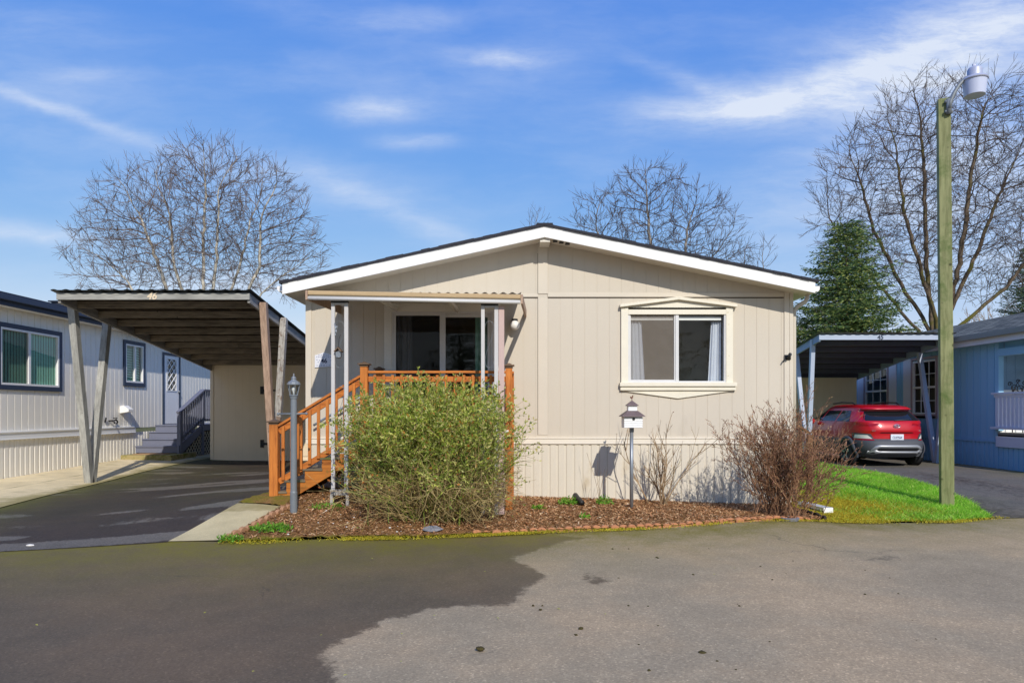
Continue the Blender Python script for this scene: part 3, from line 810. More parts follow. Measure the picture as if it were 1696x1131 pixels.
for x0, x1 in ((-3.78, -3.665), (4.835, 4.95)):
    mb = MB(); mb.extr([(x0, 10.98, 3.60), (x1, 10.98, 3.60), (x1, 10.98, 3.52), (x0 + .03 if x0 < 0 else x0, 10.98, 3.51), (x0 if x0 < 0 else x1 - .03, 10.98, 3.545)][:5] if x0 < 0 else
                       [(x0, 10.98, 3.60), (x1, 10.98, 3.60), (x1, 10.98, 3.545), (x1 - .03, 10.98, 3.51), (x0, 10.98, 3.52)], (0, 14.2, 0))
    build(mb, 'gutter', 'white_paint', hs_, bevel=.003)
mb = MB(); mb.tube([(4.88, 11.28, 3.53), (4.88, 11.28, 3.46), (4.85, 11.29, 3.40), (4.74, 11.32, 3.33), (4.69, 11.35, 3.26), (4.69, 11.36, 3.1), (4.69, 11.36, .12)], .036, 8)
build(mb, 'downspout', 'siding_trim', hs_, smooth=True)
mb = MB(); mb.box(4.50, 4.60, 11.262, 11.282, 2.44, 2.52); mb.tube([(4.54, 11.27, 2.47), (4.54, 11.2, 2.48), (4.56, 11.17, 2.52)], .02, 6); mb.tube([(4.50, 11.24, 2.46), (4.46, 11.24, 2.40)], .012, 6); mb.sphere((4.56, 11.2, 2.52), .03, 8, 6)
build(mb, 'wall_hook', 'black_iron', hs_, smooth=True)
# inside
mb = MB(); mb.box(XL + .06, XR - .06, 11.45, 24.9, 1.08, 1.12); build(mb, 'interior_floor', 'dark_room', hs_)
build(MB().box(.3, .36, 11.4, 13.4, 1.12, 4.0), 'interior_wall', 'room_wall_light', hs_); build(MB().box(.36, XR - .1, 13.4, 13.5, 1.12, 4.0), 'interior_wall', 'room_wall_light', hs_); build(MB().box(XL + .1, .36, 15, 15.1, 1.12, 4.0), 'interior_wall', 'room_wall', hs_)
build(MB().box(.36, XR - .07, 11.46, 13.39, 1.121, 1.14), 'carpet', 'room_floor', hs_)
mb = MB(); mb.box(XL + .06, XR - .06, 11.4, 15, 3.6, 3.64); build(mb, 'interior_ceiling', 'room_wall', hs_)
# right window
w = MB(); FRM.rect(w, 1.80, 3.645, 2.06, 3.30, .115, .002, .045, False); FRM.box(w, 1.915, 3.53, 3.262, 3.30, .002, .045)
FRM.poly(w, [(1.80, 3.30), (3.645, 3.30), (3.645, 3.335), (2.74, 3.44), (1.80, 3.335)], .002, .035)
win = build(w, 'window', 'white_worn', hs_, bevel=.004)
mb = MB()
for pts in ([(1.775, 3.30), (1.775, 3.345), (2.74, 3.472), (2.74, 3.422)], [(3.70, 3.30), (3.70, 3.345), (2.74, 3.472), (2.74, 3.422)]): FRM.poly(mb, pts, .002, .095)
build(mb, 'window_hood', 'white_worn', win, bevel=.004)
mb = MB(); FRM.box(mb, 1.775, 3.70, 2.0, 2.062, .002, .085); FRM.box(mb, 1.785, 3.69, 1.935, 1.985, .002, .06); FRM.box(mb, 1.80, 3.67, 1.985, 2.0, .002, .04)
FRM.poly(mb, [(1.79, 1.935), (3.68, 1.935), (3.65, 1.925), (2.74, 1.80), (1.82, 1.925)], .002, .03)
build(mb, 'window_sill', 'white_worn', win, bevel=.004)
mb = MB(); FRM.rect(mb, 1.915, 3.53, 2.062, 3.262, .028, -.05, .03); FRM.box(mb, 2.70, 2.755, 2.09, 3.234, -.04, .026); FRM.rect(mb, 1.944, 2.70, 2.09, 3.234, .02, -.03, .012)
build(mb, 'window_frame', 'white_metal', win, bevel=.003)
mb = MB(); FRM.quad(mb, 2.755, 3.502, 2.09, 3.234, -.02); FRM.quad(mb, 1.964, 2.70, 2.11, 3.214, -.022); build(mb, 'pane', 'glass', win)
mb = MB(); FRM.quad(mb, 1.964, 2.70, 2.11, 3.214, 0); build(mb, 'insect_screen', 'screen', win)
mb = MB(); FRM.box(mb, 1.965, 3.47, 3.10, 3.155, -.07, -.035); build(mb, 'blind_rail', 'white_paint', win)
def drape(mb, F_, u0, u1, z0, z1, n, amp=.03, waves=5, flare=0):
    rows = []
    for i in range(9):
        z = z1 + (z0 - z1) * i / 8; fl = flare * i / 8; row = []
        for j in range(41):
            s = j / 40; uu = u0 + (u1 + fl - u0) * s
            row.append(F_.p(uu, z, n + amp * math.sin(s * waves * 6.283 + .4 * i / 8) * (.6 + .4 * math.sin(s * 9))))
        rows.append(row)
    mb.grid(rows)
mb = MB(); drape(mb, FRM, 1.94, 2.16, 2.0, 3.08, -.10, .02, 4, .06); build(mb, 'curtain', 'curtain', win, smooth=True)
mb = MB(); drape(mb, FRM, 3.50, 3.33, 2.0, 3.08, -.12, .022, 4, -.06); build(mb, 'curtain', 'curtain', win, smooth=True)
# sliding door
dr = MB(); FRM.rect(dr, -2.11, -.19, 1.22, 3.36, .125, .002, .03, False); FRM.box(dr, -2.11, -.19, 3.36, 3.375, .002, .05)
sd = build(dr, 'sliding_door', 'porch_panel', hs_, bevel=.003)
mb = MB(); FRM.rect(mb, -1.985, -.315, 1.26, 3.235, .03, -.05, .02); FRM.rect(mb, -1.955, -1.16, 1.29, 3.205, .035, -.012, .012); FRM.rect(mb, -1.19, -.345, 1.29, 3.205, .06, -.045, -.014)
FRM.box(mb, -1.16, -1.10, 1.29, 3.205, -.01, .008)
build(mb, 'door_frame', 'white_metal', sd, bevel=.003)
mb = MB(); FRM.quad(mb, -1.92, -1.195, 1.325, 3.17, 0); FRM.quad(mb, -1.13, -.405, 1.35, 3.145, -.03); build(mb, 'pane', 'glass', sd)
mb = MB(); FRM.quad(mb, -1.92, -1.195, 1.325, 3.17, .006); build(mb, 'insect_screen', 'dark_screen', sd)
mb = MB(); drape(mb, FRM, -1.95, -1.68, 1.15, 3.2, -.22, .03, 3); build(mb, 'curtain', 'curtain_dark', sd, smooth=True)
mb = MB(); drape(mb, FRM, -.62, -.36, 1.15, 3.2, -.22, .03, 2); build(mb, 'curtain', 'curtain_green', sd, smooth=True)
mb = MB(); FRM.box(mb, -2.06, -.24, 1.255, 1.31, .03, .07); build(mb, 'threshold', 'white_paint', sd, bevel=.003)
mb = MB(); mb.sphere((.045, 11.17, 2.995), .08, 16, 12, (1, 1, 1))
pl = MB(); pl.lathe(.045, 11.19, [(.045, 3.06), (.05, 3.065), (.05, 3.10), (.03, 3.105)], 14); FRM.box(pl, .0, .09, 3.04, 3.1, .002, .09)
po = build(pl, 'porch_light', 'black_iron', hs_, smooth=False)
build(mb, 'globe', 'frosted', po, smooth=True)
# storage shed behind the carport
sh = thing('tan_shed', 'plain tan shed with strap hinged door at the back of the left carport', 'shed', (-6, 19.5, .19))
mb = MB(); FS = Fr((0, 19.5, 0), (1, 0, 0), (0, -1, 0))
FS.gwall(mb, -8.6, -3.6, .12, 2.9, .2032, .007, .002, (), .1)
mb.add([(-8.6, 19.5, .1), (-8.6, 23, .1), (-8.6, 23, 2.6), (-8.6, 19.5, 2.9)], [(0, 1, 2, 3)]); mb.add([(-3.6, 19.5, .1), (-3.6, 23, .1), (-3.6, 23, 2.6), (-3.6, 19.5, 2.9)], [(0, 1, 2, 3)])
FS.box(mb, -8.61, -8.52, .12, 2.9, .001, .02); FS.box(mb, -8.52, -3.7, .12, .24, .001, .015)
build(mb, 'wall', 'shed_tan', sh)
mb = MB(); mb.add([(-8.65, 19.4, 2.93), (-3.55, 19.4, 2.93), (-3.55, 23.1, 2.63), (-8.65, 23.1, 2.63)], [(0, 1, 2, 3)]); build(mb, 'roof', 'steel_roof', sh)
for i, (a, b) in enumerate(((-7.06, -5.62), (-5.60, -4.2))):
    mb = MB(); FS.gwall(mb, a, b, .3, 2.55, .2032, .007, .002, (), .05); FS.box(mb, a, b, .3, 2.55, -.03, -.006)
    for v in range(len(mb.v)): mb.v[v] = (mb.v[v][0], mb.v[v][1] - .02, mb.v[v][2])
    d = build(mb, 'door', 'shed_door_tan', sh)
    if i == 0:
        for z in (2.18, .66):
            hb = MB(); FS.box(hb, a - .12, a - .02, z - .11, z + .11, .016, .03); FS.poly(hb, [(a - .03, z + .035), (a + .36, z + .01), (a + .36, z - .02), (a - .03, z - .04)], .026, .036); build(hb, 'hinge', 'black_iron', d)

# ------------------------------------------------------------------ awning
aw = thing('porch_awning', 'corrugated porch awning with scrolled white columns over the sliding door', 'awning', (-1.3, 9.5, .2))
def awz(x): return 3.262 - .019 * (x + 2.82)
rows = []
for y in np.linspace(9.43, 11.29, 8):
    rows.append([(x, y, 3.222 + (y - 9.43) * .13 + .014 * math.sin((x + 2.82) / .127 * 6.283)) for x in np.linspace(-2.82, .13, 250)])
mb = MB(); mb.grid(rows); m_ = newmat('fibreglass')
t = m_[1]; tr = t.n('ShaderNodeBsdfTranslucent'); t.set(tr.inputs[0], S(210, 205, 190, .4)); df = t.n('ShaderNodeBsdfDiffuse'); t.set(df.inputs[0], S(215, 210, 200, .8)); mx = t.n('ShaderNodeMixShader'); mx.inputs[0].default_value = .12
t.set(mx.inputs[1], df.outputs[0]); t.set(mx.inputs[2], tr.outputs[0]); t.out(mx.outputs[0])
build(mb, 'corrugated_panel', 'fibreglass', aw, smooth=True)
def lbar(z0, z1, y0, y1, xa=-2.82, xb=.12):
    mb = MB(); mb.add([(xa, y0, awz(xa) + z0), (xb, y0, awz(xb) + z0), (xb, y1, awz(xb) + z0), (xa, y1, awz(xa) + z0), (xa, y0, awz(xa) + z1), (xb, y0, awz(xb) + z1), (xb, y1, awz(xb) + z1), (xa, y1, awz(xa) + z1)],
                      [(0, 3, 2, 1), (4, 5, 6, 7), (0, 1, 5, 4), (1, 2, 6, 5), (2, 3, 7, 6), (3, 0, 4, 7)]); return mb
build(lbar(-.062, -.004, 9.42, 9.47), 'front_rail', 'awning_wood', aw, bevel=.008)
build(lbar(-.088, -.062, 9.45, 9.5), 'front_board', 'porch_panel', aw)
mb = MB(); xa, xb = -2.82, .115; mb.tube([(xa, 9.44, awz(xa) - .108), (xb, 9.44, awz(xb) - .108)], .026, 12); build(mb, 'front_pipe', 'white_metal', aw, smooth=True)
for xa, xb in ((-2.835, -2.83), (.135, .225)):
    mb = MB(); mb.bar((xa, 9.41, awz(xa) - .07), (xb, 11.28, awz(xb) - .0), .03, .13); build(mb, 'side_rafter', 'red_wood_z', aw, bevel=.004)
for xs_ in (-1.9, -.9):
    mb = MB(); mb.bar((xs_, 9.5, awz(xs_) - .05), (xs_, 11.28, awz(xs_) + .03), .04, .07); build(mb, 'rafter', 'porch_panel', aw)
def scroll(xa, xb, z0, z1, flip=1):
    xm = (xa + xb) / 2; w = (xb - xa) / 2 - .004; p = []
    for i in range(15):
        a = math.pi * i / 14; p.append((xm - flip * w * math.cos(a), 9.55, z1 - w * 1.3 + w * 1.3 * math.sin(a)))
    for i in range(1, 15):
        s = i / 15; p.append((xm + flip * w * math.cos(math.pi * s), 9.55, z1 - w * 1.3 - (z1 - z0 - 2.6 * w) * s))
    for i in range(15):
        a = math.pi * i / 14; p.append((xm - flip * w * math.cos(a), 9.55, z0 + w * 1.3 - w * 1.3 * math.sin(a)))
    return p
for xa, xb, zb in ((-2.525, -2.288, .5), (-.432, -.192, .15)):
    zt_ = awz(xa) - .15
    mb = MB(); mb.box(xa, xa + .05, 9.53, 9.57, zb, zt_); mb.box(xb - .055, xb, 9.53, 9.57, zb, zt_); mb.box(xa + .05, xb - .055, 9.535, 9.565, zt_ - .03, zt_); mb.box(xa + .05, xb - .055, 9.535, 9.565, 1.0, 1.02)
    cl = build(mb, 'column', 'column_paint', aw, bevel=.004)
    mb = MB(); mb.box(xa, xb, 9.51, 9.59, zt_, zt_ + .022); build(mb, 'column_cap', 'black_iron', cl)
    mb = MB()
    for z0, z1, f in ((2.2, 2.85, 1), (1.3, 1.95, 1)): mb.tube(scroll(xa + .05, xb - .055, z0, z1, f), .0028, 5)
    build(mb, 'scroll', 'galv', cl, smooth=True)
mb = MB(); mb.box(-2.54, -2.495, 9.52, 9.58, .18, .50); mb.box(-2.32, -2.275, 9.52, 9.58, .18, .50); mb.box(-2.495, -2.32, 9.525, 9.575, .42, .5); build(mb, 'base_bracket', 'pale_worn_z', aw, bevel=.004)
mb = MB(); mb.box(-.188, -.108, 9.53, 9.57, .15, awz(0) - .15); build(mb, 'wood_post', 'pink_post', aw, bevel=.003)
ln = thing('hanging_lantern', 'tiny brown roofed metal lantern hanging in the left awning column', 'lantern', (-2.41, 9.53, 2.3))
mb = MB(); mb.box(-2.455, -2.385, 9.5, 9.56, 2.345, 2.42); mb.lathe(-2.42, 9.53, [(.02, 2.325), (.04, 2.345), (.035, 2.35)], 8); build(mb, 'body', 'galv', ln, bevel=.004)
mb = MB(); mb.extr([(-2.475, 9.47, 2.425), (-2.42, 9.47, 2.485), (-2.365, 9.47, 2.425), (-2.375, 9.47, 2.415), (-2.42, 9.47, 2.468), (-2.465, 9.47, 2.415)], (0, .12, 0)); build(mb, 'roof', 'cap_wood', ln)
mb = MB(); mb.tube([(-2.42, 9.53, 2.48), (-2.415, 9.53, 2.6), (-2.40, 9.55, 2.66)], .004, 5); build(mb, 'hook', 'black_iron', ln)
oc = MB(); oc.tube([(-2.47, 9.515, 2.82), (-2.455, 9.51, 2.74), (-2.45, 9.51, 2.66)], .008, 6); oc.sphere((-2.452, 9.51, 2.70), .02, 8, 6, (.7, .5, 1.6)); oc.sphere((-2.44, 9.51, 2.76), .014, 8, 6, (.7, .5, 1.8)); oc.sphere((-2.458, 9.51, 2.655), .014, 8, 6, (.9, .6, 1.2))
tag(build(oc, 'column_ornament', 'galv', smooth=True), 'small silver ornament fixed above the lantern on the left awning column', 'ornament')
# house number plaque
pq = thing('number_plaque', 'white house plaque reading 46 on the tan wall beside the stairs', 'plaque', (-3.1, 11.27, 2.31))
mb = MB(); FRM.poly(mb, [(-3.26, 2.31), (-2.93, 2.33), (-2.93, 2.49), (-3.0, 2.525), (-3.05, 2.545), (-3.12, 2.56), (-3.18, 2.535), (-3.26, 2.515)], .003, .018); build(mb, 'plate', 'plaque_white', pq, bevel=.003)
RX = Matrix.Rotation(R(90), 4, 'X')
text('46', 'number', 'plaque_mark', pq, .105, Matrix.Translation((-3.105, 11.28, 2.42)) @ RX, .002, 0, .002)
mb = MB(); r_ = random.Random(3)
for (u0, u1, z) in ((-3.235, -2.95, 2.485), (-3.2, -3.02, 2.515), (-3.23, -2.96, 2.345)):
    uu = u0
    while uu < u1:
        L = r_.uniform(.012, .03); FRM.box(mb, uu, uu + L, z - .004, z + .004 + r_.uniform(0, .006), .018, .0195); uu += L + r_.uniform(.008, .02)
for (u_, z) in ((-3.23, 2.44), (-3.21, 2.40), (-3.19, 2.43), (-3.0, 2.43), (-2.98, 2.41), (-2.965, 2.445)): FRM.box(mb, u_, u_ + .016, z - .008, z + .008, .018, .0195)
struct(build(mb, 'decoration', 'plaque_faint', pq), 'stuff')

# ------------------------------------------------------------------ cedar porch and stairs
pr = thing('cedar_porch', 'orange stained cedar porch with railed stairs in front of the sliding door', 'porch', (-1.8, 10, .3))
mb = MB()
for i in range(10): mb.box(-2.2, 0, 9.95 + i * .132, 9.95 + i * .132 + .127, 1.19, 1.225)
build(mb, 'deck', 'step_tread', pr)
mb = MB(); mb.box(-2.2, 0, 9.96, 9.99, 1.0, 1.188); mb.box(-.03, 0, 9.99, 11.27, 1.0, 1.188); build(mb, 'rim_board', 'cedar_x', pr, bevel=.003)
build(MB().box(-2.1, -.05, 9.925, 9.945, 1.285, 1.318), 'edge_trim', 'white_paint', pr)
ST = [(-3.52, -3.30, .42), (-3.30, -3.03, .585), (-3.03, -2.78, .75), (-2.78, -2.52, .915), (-2.52, -2.24, 1.08)]
for x0, x1, z in ST:
    mb = MB(); mb.box(x0 - .03, x1 + .01, 9.97, 11.15, z - .03, z); build(mb, 'tread', 'step_tread', pr, bevel=.004)
    mb = MB(); mb.box(x0, x0 + .02, 9.99, 11.15, z - .17, z - .032); build(mb, 'riser', 'cedar_step', pr)
for y in (9.985, 11.1):
    saw = [(-3.49, y, .26), (-3.28, y, .28), (-2.30, y, .86), (-2.20, y, .92), (-2.20, y, 1.15)]
    for x0, x1, z in ST[::-1]: saw += [(x1 - .003, y, z - .032), (x0 + .003, y, z - .032)]
    mb = MB(); mb.extr(saw, (0, .04, 0)); build(mb, 'stringer', 'cedar_step', pr, bevel=.003)
def newel(x, y, z0, z1, w=.105, capm='cap_wood', m='cedar_z'):
    mb = MB(); mb.box(x - w / 2, x + w / 2, y - w / 2, y + w / 2, z0, z1); n = build(mb, 'newel_post', m, pr, bevel=.006)
    if capm:
        c_ = MB(); k = w / 2
        c_.box(x - k - .008, x + k + .008, y - k - .008, y + k + .008, z1, z1 + .028); c_.box(x - k - .03, x + k + .03, y - k - .03, y + k + .03, z1 + .028, z1 + .05)
        c_.lathe(x, y, [(k * 1.5, z1 + .05), (.02, z1 + .075)], 4, math.pi / 4); build(c_, 'post_cap', capm, n, bevel=.004)
    return n
newel(-3.475, 10.0, .25, 1.40, .125); newel(-2.16, 10.0, .3, 2.24, .11); newel(-.045, 10.0, .1, 2.22, .10); newel(-.02, 11.15, .1, 2.2, .1, None); newel(-3.475, 11.12, .25, 1.40, .11); newel(-2.16, 11.12, .3, 2.24, .1)
sl_ = .605
def rz(x): return 1.36 + sl_ * (x + 3.41)
for y in (10.0,):
    for nm, dz, w_, h_ in (('handrail', .02, .12, .035), ('top_rail', -.065, .04, .085), ('bottom_rail', -.80, .04, .085)):
        mb = MB(); mb.bar((-3.41, y, rz(-3.41) + dz), (-2.215, y, rz(-2.215) + dz), w_, h_); build(mb, nm, 'cedar_x', pr, bevel=.004)
    for i in range(9):
        x = (470.4 + 14.6 * i - CX) * 10 / F
        mb = MB(); mb.box(x - .022, x + .022, y - .052, y - .022, rz(x) - .815, rz(x) - .03); build(mb, 'baluster', 'cedar_z', pr, bevel=.003)
for z0, z1, w_ in ((2.145, 2.18, .07), (2.02, 2.10, .025), (1.30, 1.38, .025)):
    mb = MB(); mb.box(-2.10, -.095, 10 - w_, 10 + w_, z0, z1); build(mb, 'handrail' if z1 > 2.15 else 'rail', 'cedar_x', pr, bevel=.004)
    mb = MB(); mb.box(-.02 - w_ * .7, -.02 + w_ * .7, 10.055, 11.1, z0, z1); build(mb, 'handrail' if z1 > 2.15 else 'rail', 'cedar_x', pr, bevel=.004)
for i in range(15):
    x = -2.0 + i * .13; mb = MB(); mb.box(x - .02, x + .02, 9.945, 9.974, 1.28, 2.12); build(mb, 'baluster', 'cedar_z', pr, bevel=.003)
for i in range(7):
    y = 10.2 + i * .13; mb = MB(); mb.box(-.0, .03, y - .02, y + .02, 1.28, 2.12); build(mb, 'baluster', 'cedar_z', pr, bevel=.003)
mb = MB(); mb.tube([(-3.25, 11.18, 1.36), (-3.2, 11.18, 1.39), (-2.48, 11.18, 1.82), (-2.44, 11.2, 1.82)], .02, 8); mb.box(-2.9, -2.87, 11.18, 11.29, 1.53, 1.57); build(mb, 'wall_handrail', 'galv', pr, smooth=True)

# weathered railing of the side steps beyond the right corner of the house
wood('brown_wood', S(150, 108, 72, .8), S(104, 72, 48, .8), 'z')
sr = thing('side_railing', 'low brown stair railing half hidden behind the reddish shrub at the house corner', 'railing', (5.1, 12.6, .1))
build(MB().box(5.44, 5.53, 12.55, 12.64, .0, 1.16), 'end_post', 'brown_wood', sr, bevel=.005); build(MB().box(4.78, 4.87, 12.55, 12.64, .0, 1.62), 'newel_post', 'brown_wood', sr, bevel=.005)
build(MB().bar((4.82, 12.6, 1.62), (5.49, 12.6, 1.18), .1, .04), 'handrail', 'brown_wood', sr, bevel=.003); build(MB().bar((4.87, 12.6, .7), (5.44, 12.6, .35), .04, .09), 'bottom_rail', 'brown_wood', sr)
for i in range(4):
    x = 4.96 + i * .12; build(MB().box(x - .02, x + .02, 12.57, 12.61, .66 - (x - 4.87) * .6, 1.58 - (x - 4.82) * .65), 'baluster', 'brown_wood', sr)
# ------------------------------------------------------------------ carports
def carport(nm, label, x0, x1, yf, ye, zt, slope, posts, mats, number, numm, joint_y, fh):
    c_ = thing(nm, label, 'carport', ((x0 + x1) / 2, yf, .15))
    zr = lambda y: zt - slope * (y - yf)
    mb = MB(); rows = []
    for y in (yf - .08, yf + 2, ye): rows.append([(x, y, zr(y) + .028 + .012 * max(-.4, math.cos((x - x0) / .23 * 6.283)) ** 1) for x in np.linspace(x0 - .06, x1 + .06, 260)])
    mb.grid(rows); n = len(mb.v)
    mb2 = [(x, y, z - .012) for x, y, z in mb.v]; f2 = [tuple(i for i in f) for f in mb.f]
    mb.add(mb2, f2)
    build(mb, 'roof_sheet', mats['sheet'], c_)
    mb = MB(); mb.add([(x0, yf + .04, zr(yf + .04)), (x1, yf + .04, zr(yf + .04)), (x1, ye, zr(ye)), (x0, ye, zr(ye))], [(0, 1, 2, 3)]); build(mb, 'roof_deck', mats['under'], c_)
    mb = MB(); mb.box(x0, x1, yf, yf + .04, zt - fh, zt - .005); fa = build(mb, 'fascia', mats['fascia'], c_, bevel=.004)
    for x in (x0 + .03, x1 - .03):
        mb = MB(); mb.extr([(x - .025, yf + .042, zr(yf) - .19), (x - .025, ye, zr(ye) - .19), (x - .025, ye, zr(ye) - .004), (x - .025, yf + .042, zr(yf) - .004)], (.05, 0, 0)); build(mb, 'side_beam', mats['beam'], c_, bevel=.003)
    for y in joint_y:
        mb = MB(); mb.box(x0 + .06, x1 - .06, y - .02, y + .02, zr(y) - .14, zr(y) - .006); build(mb, 'joist', mats['joist'], c_)
    for (bx, by, tx1, ty1, tx2, ty2, w_, pm, tz1, tz2) in posts:
        gz = hz(bx, by)
        for tx, ty, tz, m, dx in ((tx1, ty1, tz1, pm[0], 0), (tx2, ty2, tz2, pm[1], .02)):
            mb = MB(); mb.bar((bx, by + (.0 if ty < by else .05), gz - .05), (tx, ty, zr(ty) + tz), w_, w_, (1, 0, 0)); build(mb, 'post', m, c_, bevel=.005)
    if number:
        text(number, 'house_number', numm, c_, fh * 1.4 if numm == 'number_cream' else fh * 1.1, Matrix.Translation(((x0 + x1) / 2 + number_dx[number], yf - .006, zt - fh / 2 + number_dz[number])) @ RX, .004, .28 if numm == 'number_cream' else .1, .003)
    return c_
number_dx = {'46': (253 - 255) * 12.9 / F, '45': (1459.5 - 1469) * 18.05 / F}; number_dz = {'46': -.005, '45': -.01}
carport('weathered_carport', 'weathered grey wood carport numbered 46 over the left driveway', -8.61, -4.96, 12.9, 20.6, 3.83, .137,
        [(-8.66, 14.0, -8.66, 13.45, -8.66, 14.62, .135, ('grey_wood_z', 'grey_wood_z'), -.06, -.06), (-4.88, 14.0, -4.885, 13.42, -4.88, 14.62, .13, ('red_wood_z', 'pale_worn_z'), -.03, -.02)],
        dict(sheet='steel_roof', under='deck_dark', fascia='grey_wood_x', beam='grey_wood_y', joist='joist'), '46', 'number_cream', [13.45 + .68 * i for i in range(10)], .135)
carport('blue_grey_carport', 'blue grey carport with lavender posts sheltering the red car', 8.12, 11.65, 18.05, 24.2, 3.62, .16,
        [(8.15, 18.8, 8.15, 18.5, 8.15, 19.6, .11, ('lilac_post', 'lilac_post'), -.02, -.06), (11.6, 18.65, 11.62, 18.2, 11.6, 19.45, .11, ('lilac_post', 'lilac_post'), -.1, -.15)],
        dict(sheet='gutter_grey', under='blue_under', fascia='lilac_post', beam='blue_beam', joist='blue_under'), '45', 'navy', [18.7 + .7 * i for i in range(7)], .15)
s2 = thing('tan_shed', 'tan shed closing the back of the right carport behind the red car', 'shed', (9.8, 22.9, .2))
F2 = Fr((0, 22.9, 0), (1, 0, 0), (0, -1, 0)); mb = MB(); F2.gwall(mb, 7.6, 11.56, .1, 2.72, .2032, .01, .006)
mb.add([(11.56, 22.9, .1), (11.56, 25, .1), (11.56, 25, 2.5), (11.56, 22.9, 2.72)], [(0, 1, 2, 3)]); mb.add([(7.6, 22.9, .1), (7.6, 25, .1), (7.6, 25, 2.5), (7.6, 22.9, 2.72)], [(0, 1, 2, 3)]); build(mb, 'wall', 'shed_tan', s2)
mb = MB(); F2.rect(mb, 8.35, 9.85, .2, 2.38, .025, .002, .012); F2.box(mb, 8.4, 9.8, .25, 2.33, .002, .006); build(mb, 'door', 'shed_door_tan', s2)
mb = MB(); mb.add([(7.5, 22.8, 2.74), (11.6, 22.8, 2.74), (11.6, 25.1, 2.52), (7.5, 25.1, 2.52)], [(0, 1, 2, 3)]); build(mb, 'roof', 'steel_roof', s2)

# ------------------------------------------------------------------ left house
lh = thing('lavender_house', 'pale lavender grey home with navy trim at the left edge', 'house', (-10.6, 16, .2))
FL = Fr((-10.6, 0, 0), (0, 1, 0), (1, 0, 0))
W1 = (14.12, 15.95, 2.14, 3.34); W2 = (18.70, 19.60, 2.38, 3.44); D1 = (20.78, 21.70, 1.2, 3.3)
mb = MB(); FL.gwall(mb, 9, 27, 1.12, 3.95, .2032, .024, .011, [W1, W2, D1], .06)
mb.add([(-10.6, 9, 1.1), (-18, 9, 1.1), (-18, 9, 3.95), (-10.6, 9, 3.95)], [(0, 1, 2, 3)]); mb.add([(-10.6, 27, 1.1), (-18, 27, 1.1), (-18, 27, 3.95), (-10.6, 27, 3.95)], [(0, 1, 2, 3)])
build(mb, 'wall', 'lav_siding', lh)
mb = MB(); FL.gwall(mb, 9, 27, -.2, 1.0, .15, .05, .014); build(mb, 'skirting', 'lav_siding', lh)
mb = MB(); FL.box(mb, 9, 19.15, 1.0, 1.16, .002, .05); FL.box(mb, 9, 19.15, 1.13, 1.165, .002, .07); FL.box(mb, 9, 19.15, .985, 1.01, .002, .06); build(mb, 'skirting_band', 'lav_trim', lh, bevel=.006)
mb = MB(); mb.box(-10.34, -10.30, 8.8, 27.2, 3.74, 3.93); mb.box(-10.30, -10.19, 8.8, 27.2, 3.84, 3.95); build(mb, 'fascia', 'navy', lh, bevel=.004)
mb = MB(); mb.add([(-10.6, 8.8, 3.75), (-10.34, 8.8, 3.75), (-10.34, 27.2, 3.75), (-10.6, 27.2, 3.75)], [(0, 1, 2, 3)]); build(mb, 'soffit', 'lav_trim', lh)
mb = MB(); slab(mb, -14.3, -10.22, 8.8, 27.2, lambda x: 3.95 + (-10.22 - x) * .2, .04); slab(mb, -18.4, -14.3, 8.8, 27.2, lambda x: 3.95 + .816 - (-14.3 - x) * .2, .04)
rf = build(mb, 'roof', 'navy_roof', lh)
mb = MB(); mb.box(-11.2, -10.85, 16.6, 17.1, 4.1, 4.24); mb.box(-11.25, -10.8, 16.55, 17.15, 4.24, 4.27); build(mb, 'roof_vent', 'navy_roof', rf)
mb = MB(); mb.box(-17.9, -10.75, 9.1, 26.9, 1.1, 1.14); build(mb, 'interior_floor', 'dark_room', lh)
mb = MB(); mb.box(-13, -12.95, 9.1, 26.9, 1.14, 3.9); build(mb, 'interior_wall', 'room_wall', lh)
def lwin(Wd, mull, slats):
    u0, u1, z0, z1 = Wd
    mb = MB(); FL.rect(mb, u0 - .1, u1 + .1, z0 - .1, z1 + .1, .1, .002, .035); w_ = build(mb, 'window', 'navy', lh, bevel=.004)
    mb = MB(); FL.rect(mb, u0, u1, z0, z1, .045, -.04, .03); FL.box(mb, mull - .035, mull + .035, z0 + .045, z1 - .045, -.03, .026); build(mb, 'window_frame', 'white_paint', w_, bevel=.003)
    mb = MB(); FL.quad(mb, u0 + .045, u1 - .045, z0 + .045, z1 - .045, -.01); build(mb, 'pane', 'glass', w_)
    if slats == 'v':
        mb = MB()
        u = u0 + .05
        while u < u1: mb.add([FL.p(u, z0, -.05), FL.p(u + .062, z0, -.046), FL.p(u + .062, z1, -.046), FL.p(u, z1, -.05)], [(0, 1, 2, 3)]); u += .085
        k = len(mb.v) // 2
        build(mb, 'blind', 'blind_green', w_)
        mb = MB(); FL.quad(mb, u0 + .045, mull - .03, z0 + .045, z1 - .045, .008); build(mb, 'insect_screen', 'dark_screen', w_)
    else:
        mb = MB(); z = z0 + .06
        while z < z1 - .05: mb.add([FL.p(u0 + .05, z, -.06), FL.p(u1 - .05, z, -.06), FL.p(u1 - .05, z + .06, -.10), FL.p(u0 + .05, z + .06, -.10)], [(0, 1, 2, 3)]); z += .07
        build(mb, 'shutter', 'blind_green', w_)
lwin(W1, 14.98, 'v'); lwin(W2, 19.18, 'h')
mb = MB(); FL.rect(mb, D1[0] - .08, D1[1] + .08, D1[2] - .05, D1[3] + .08, .08, .002, .03, False); build(mb, 'door_trim', 'navy', lh, bevel=.003)
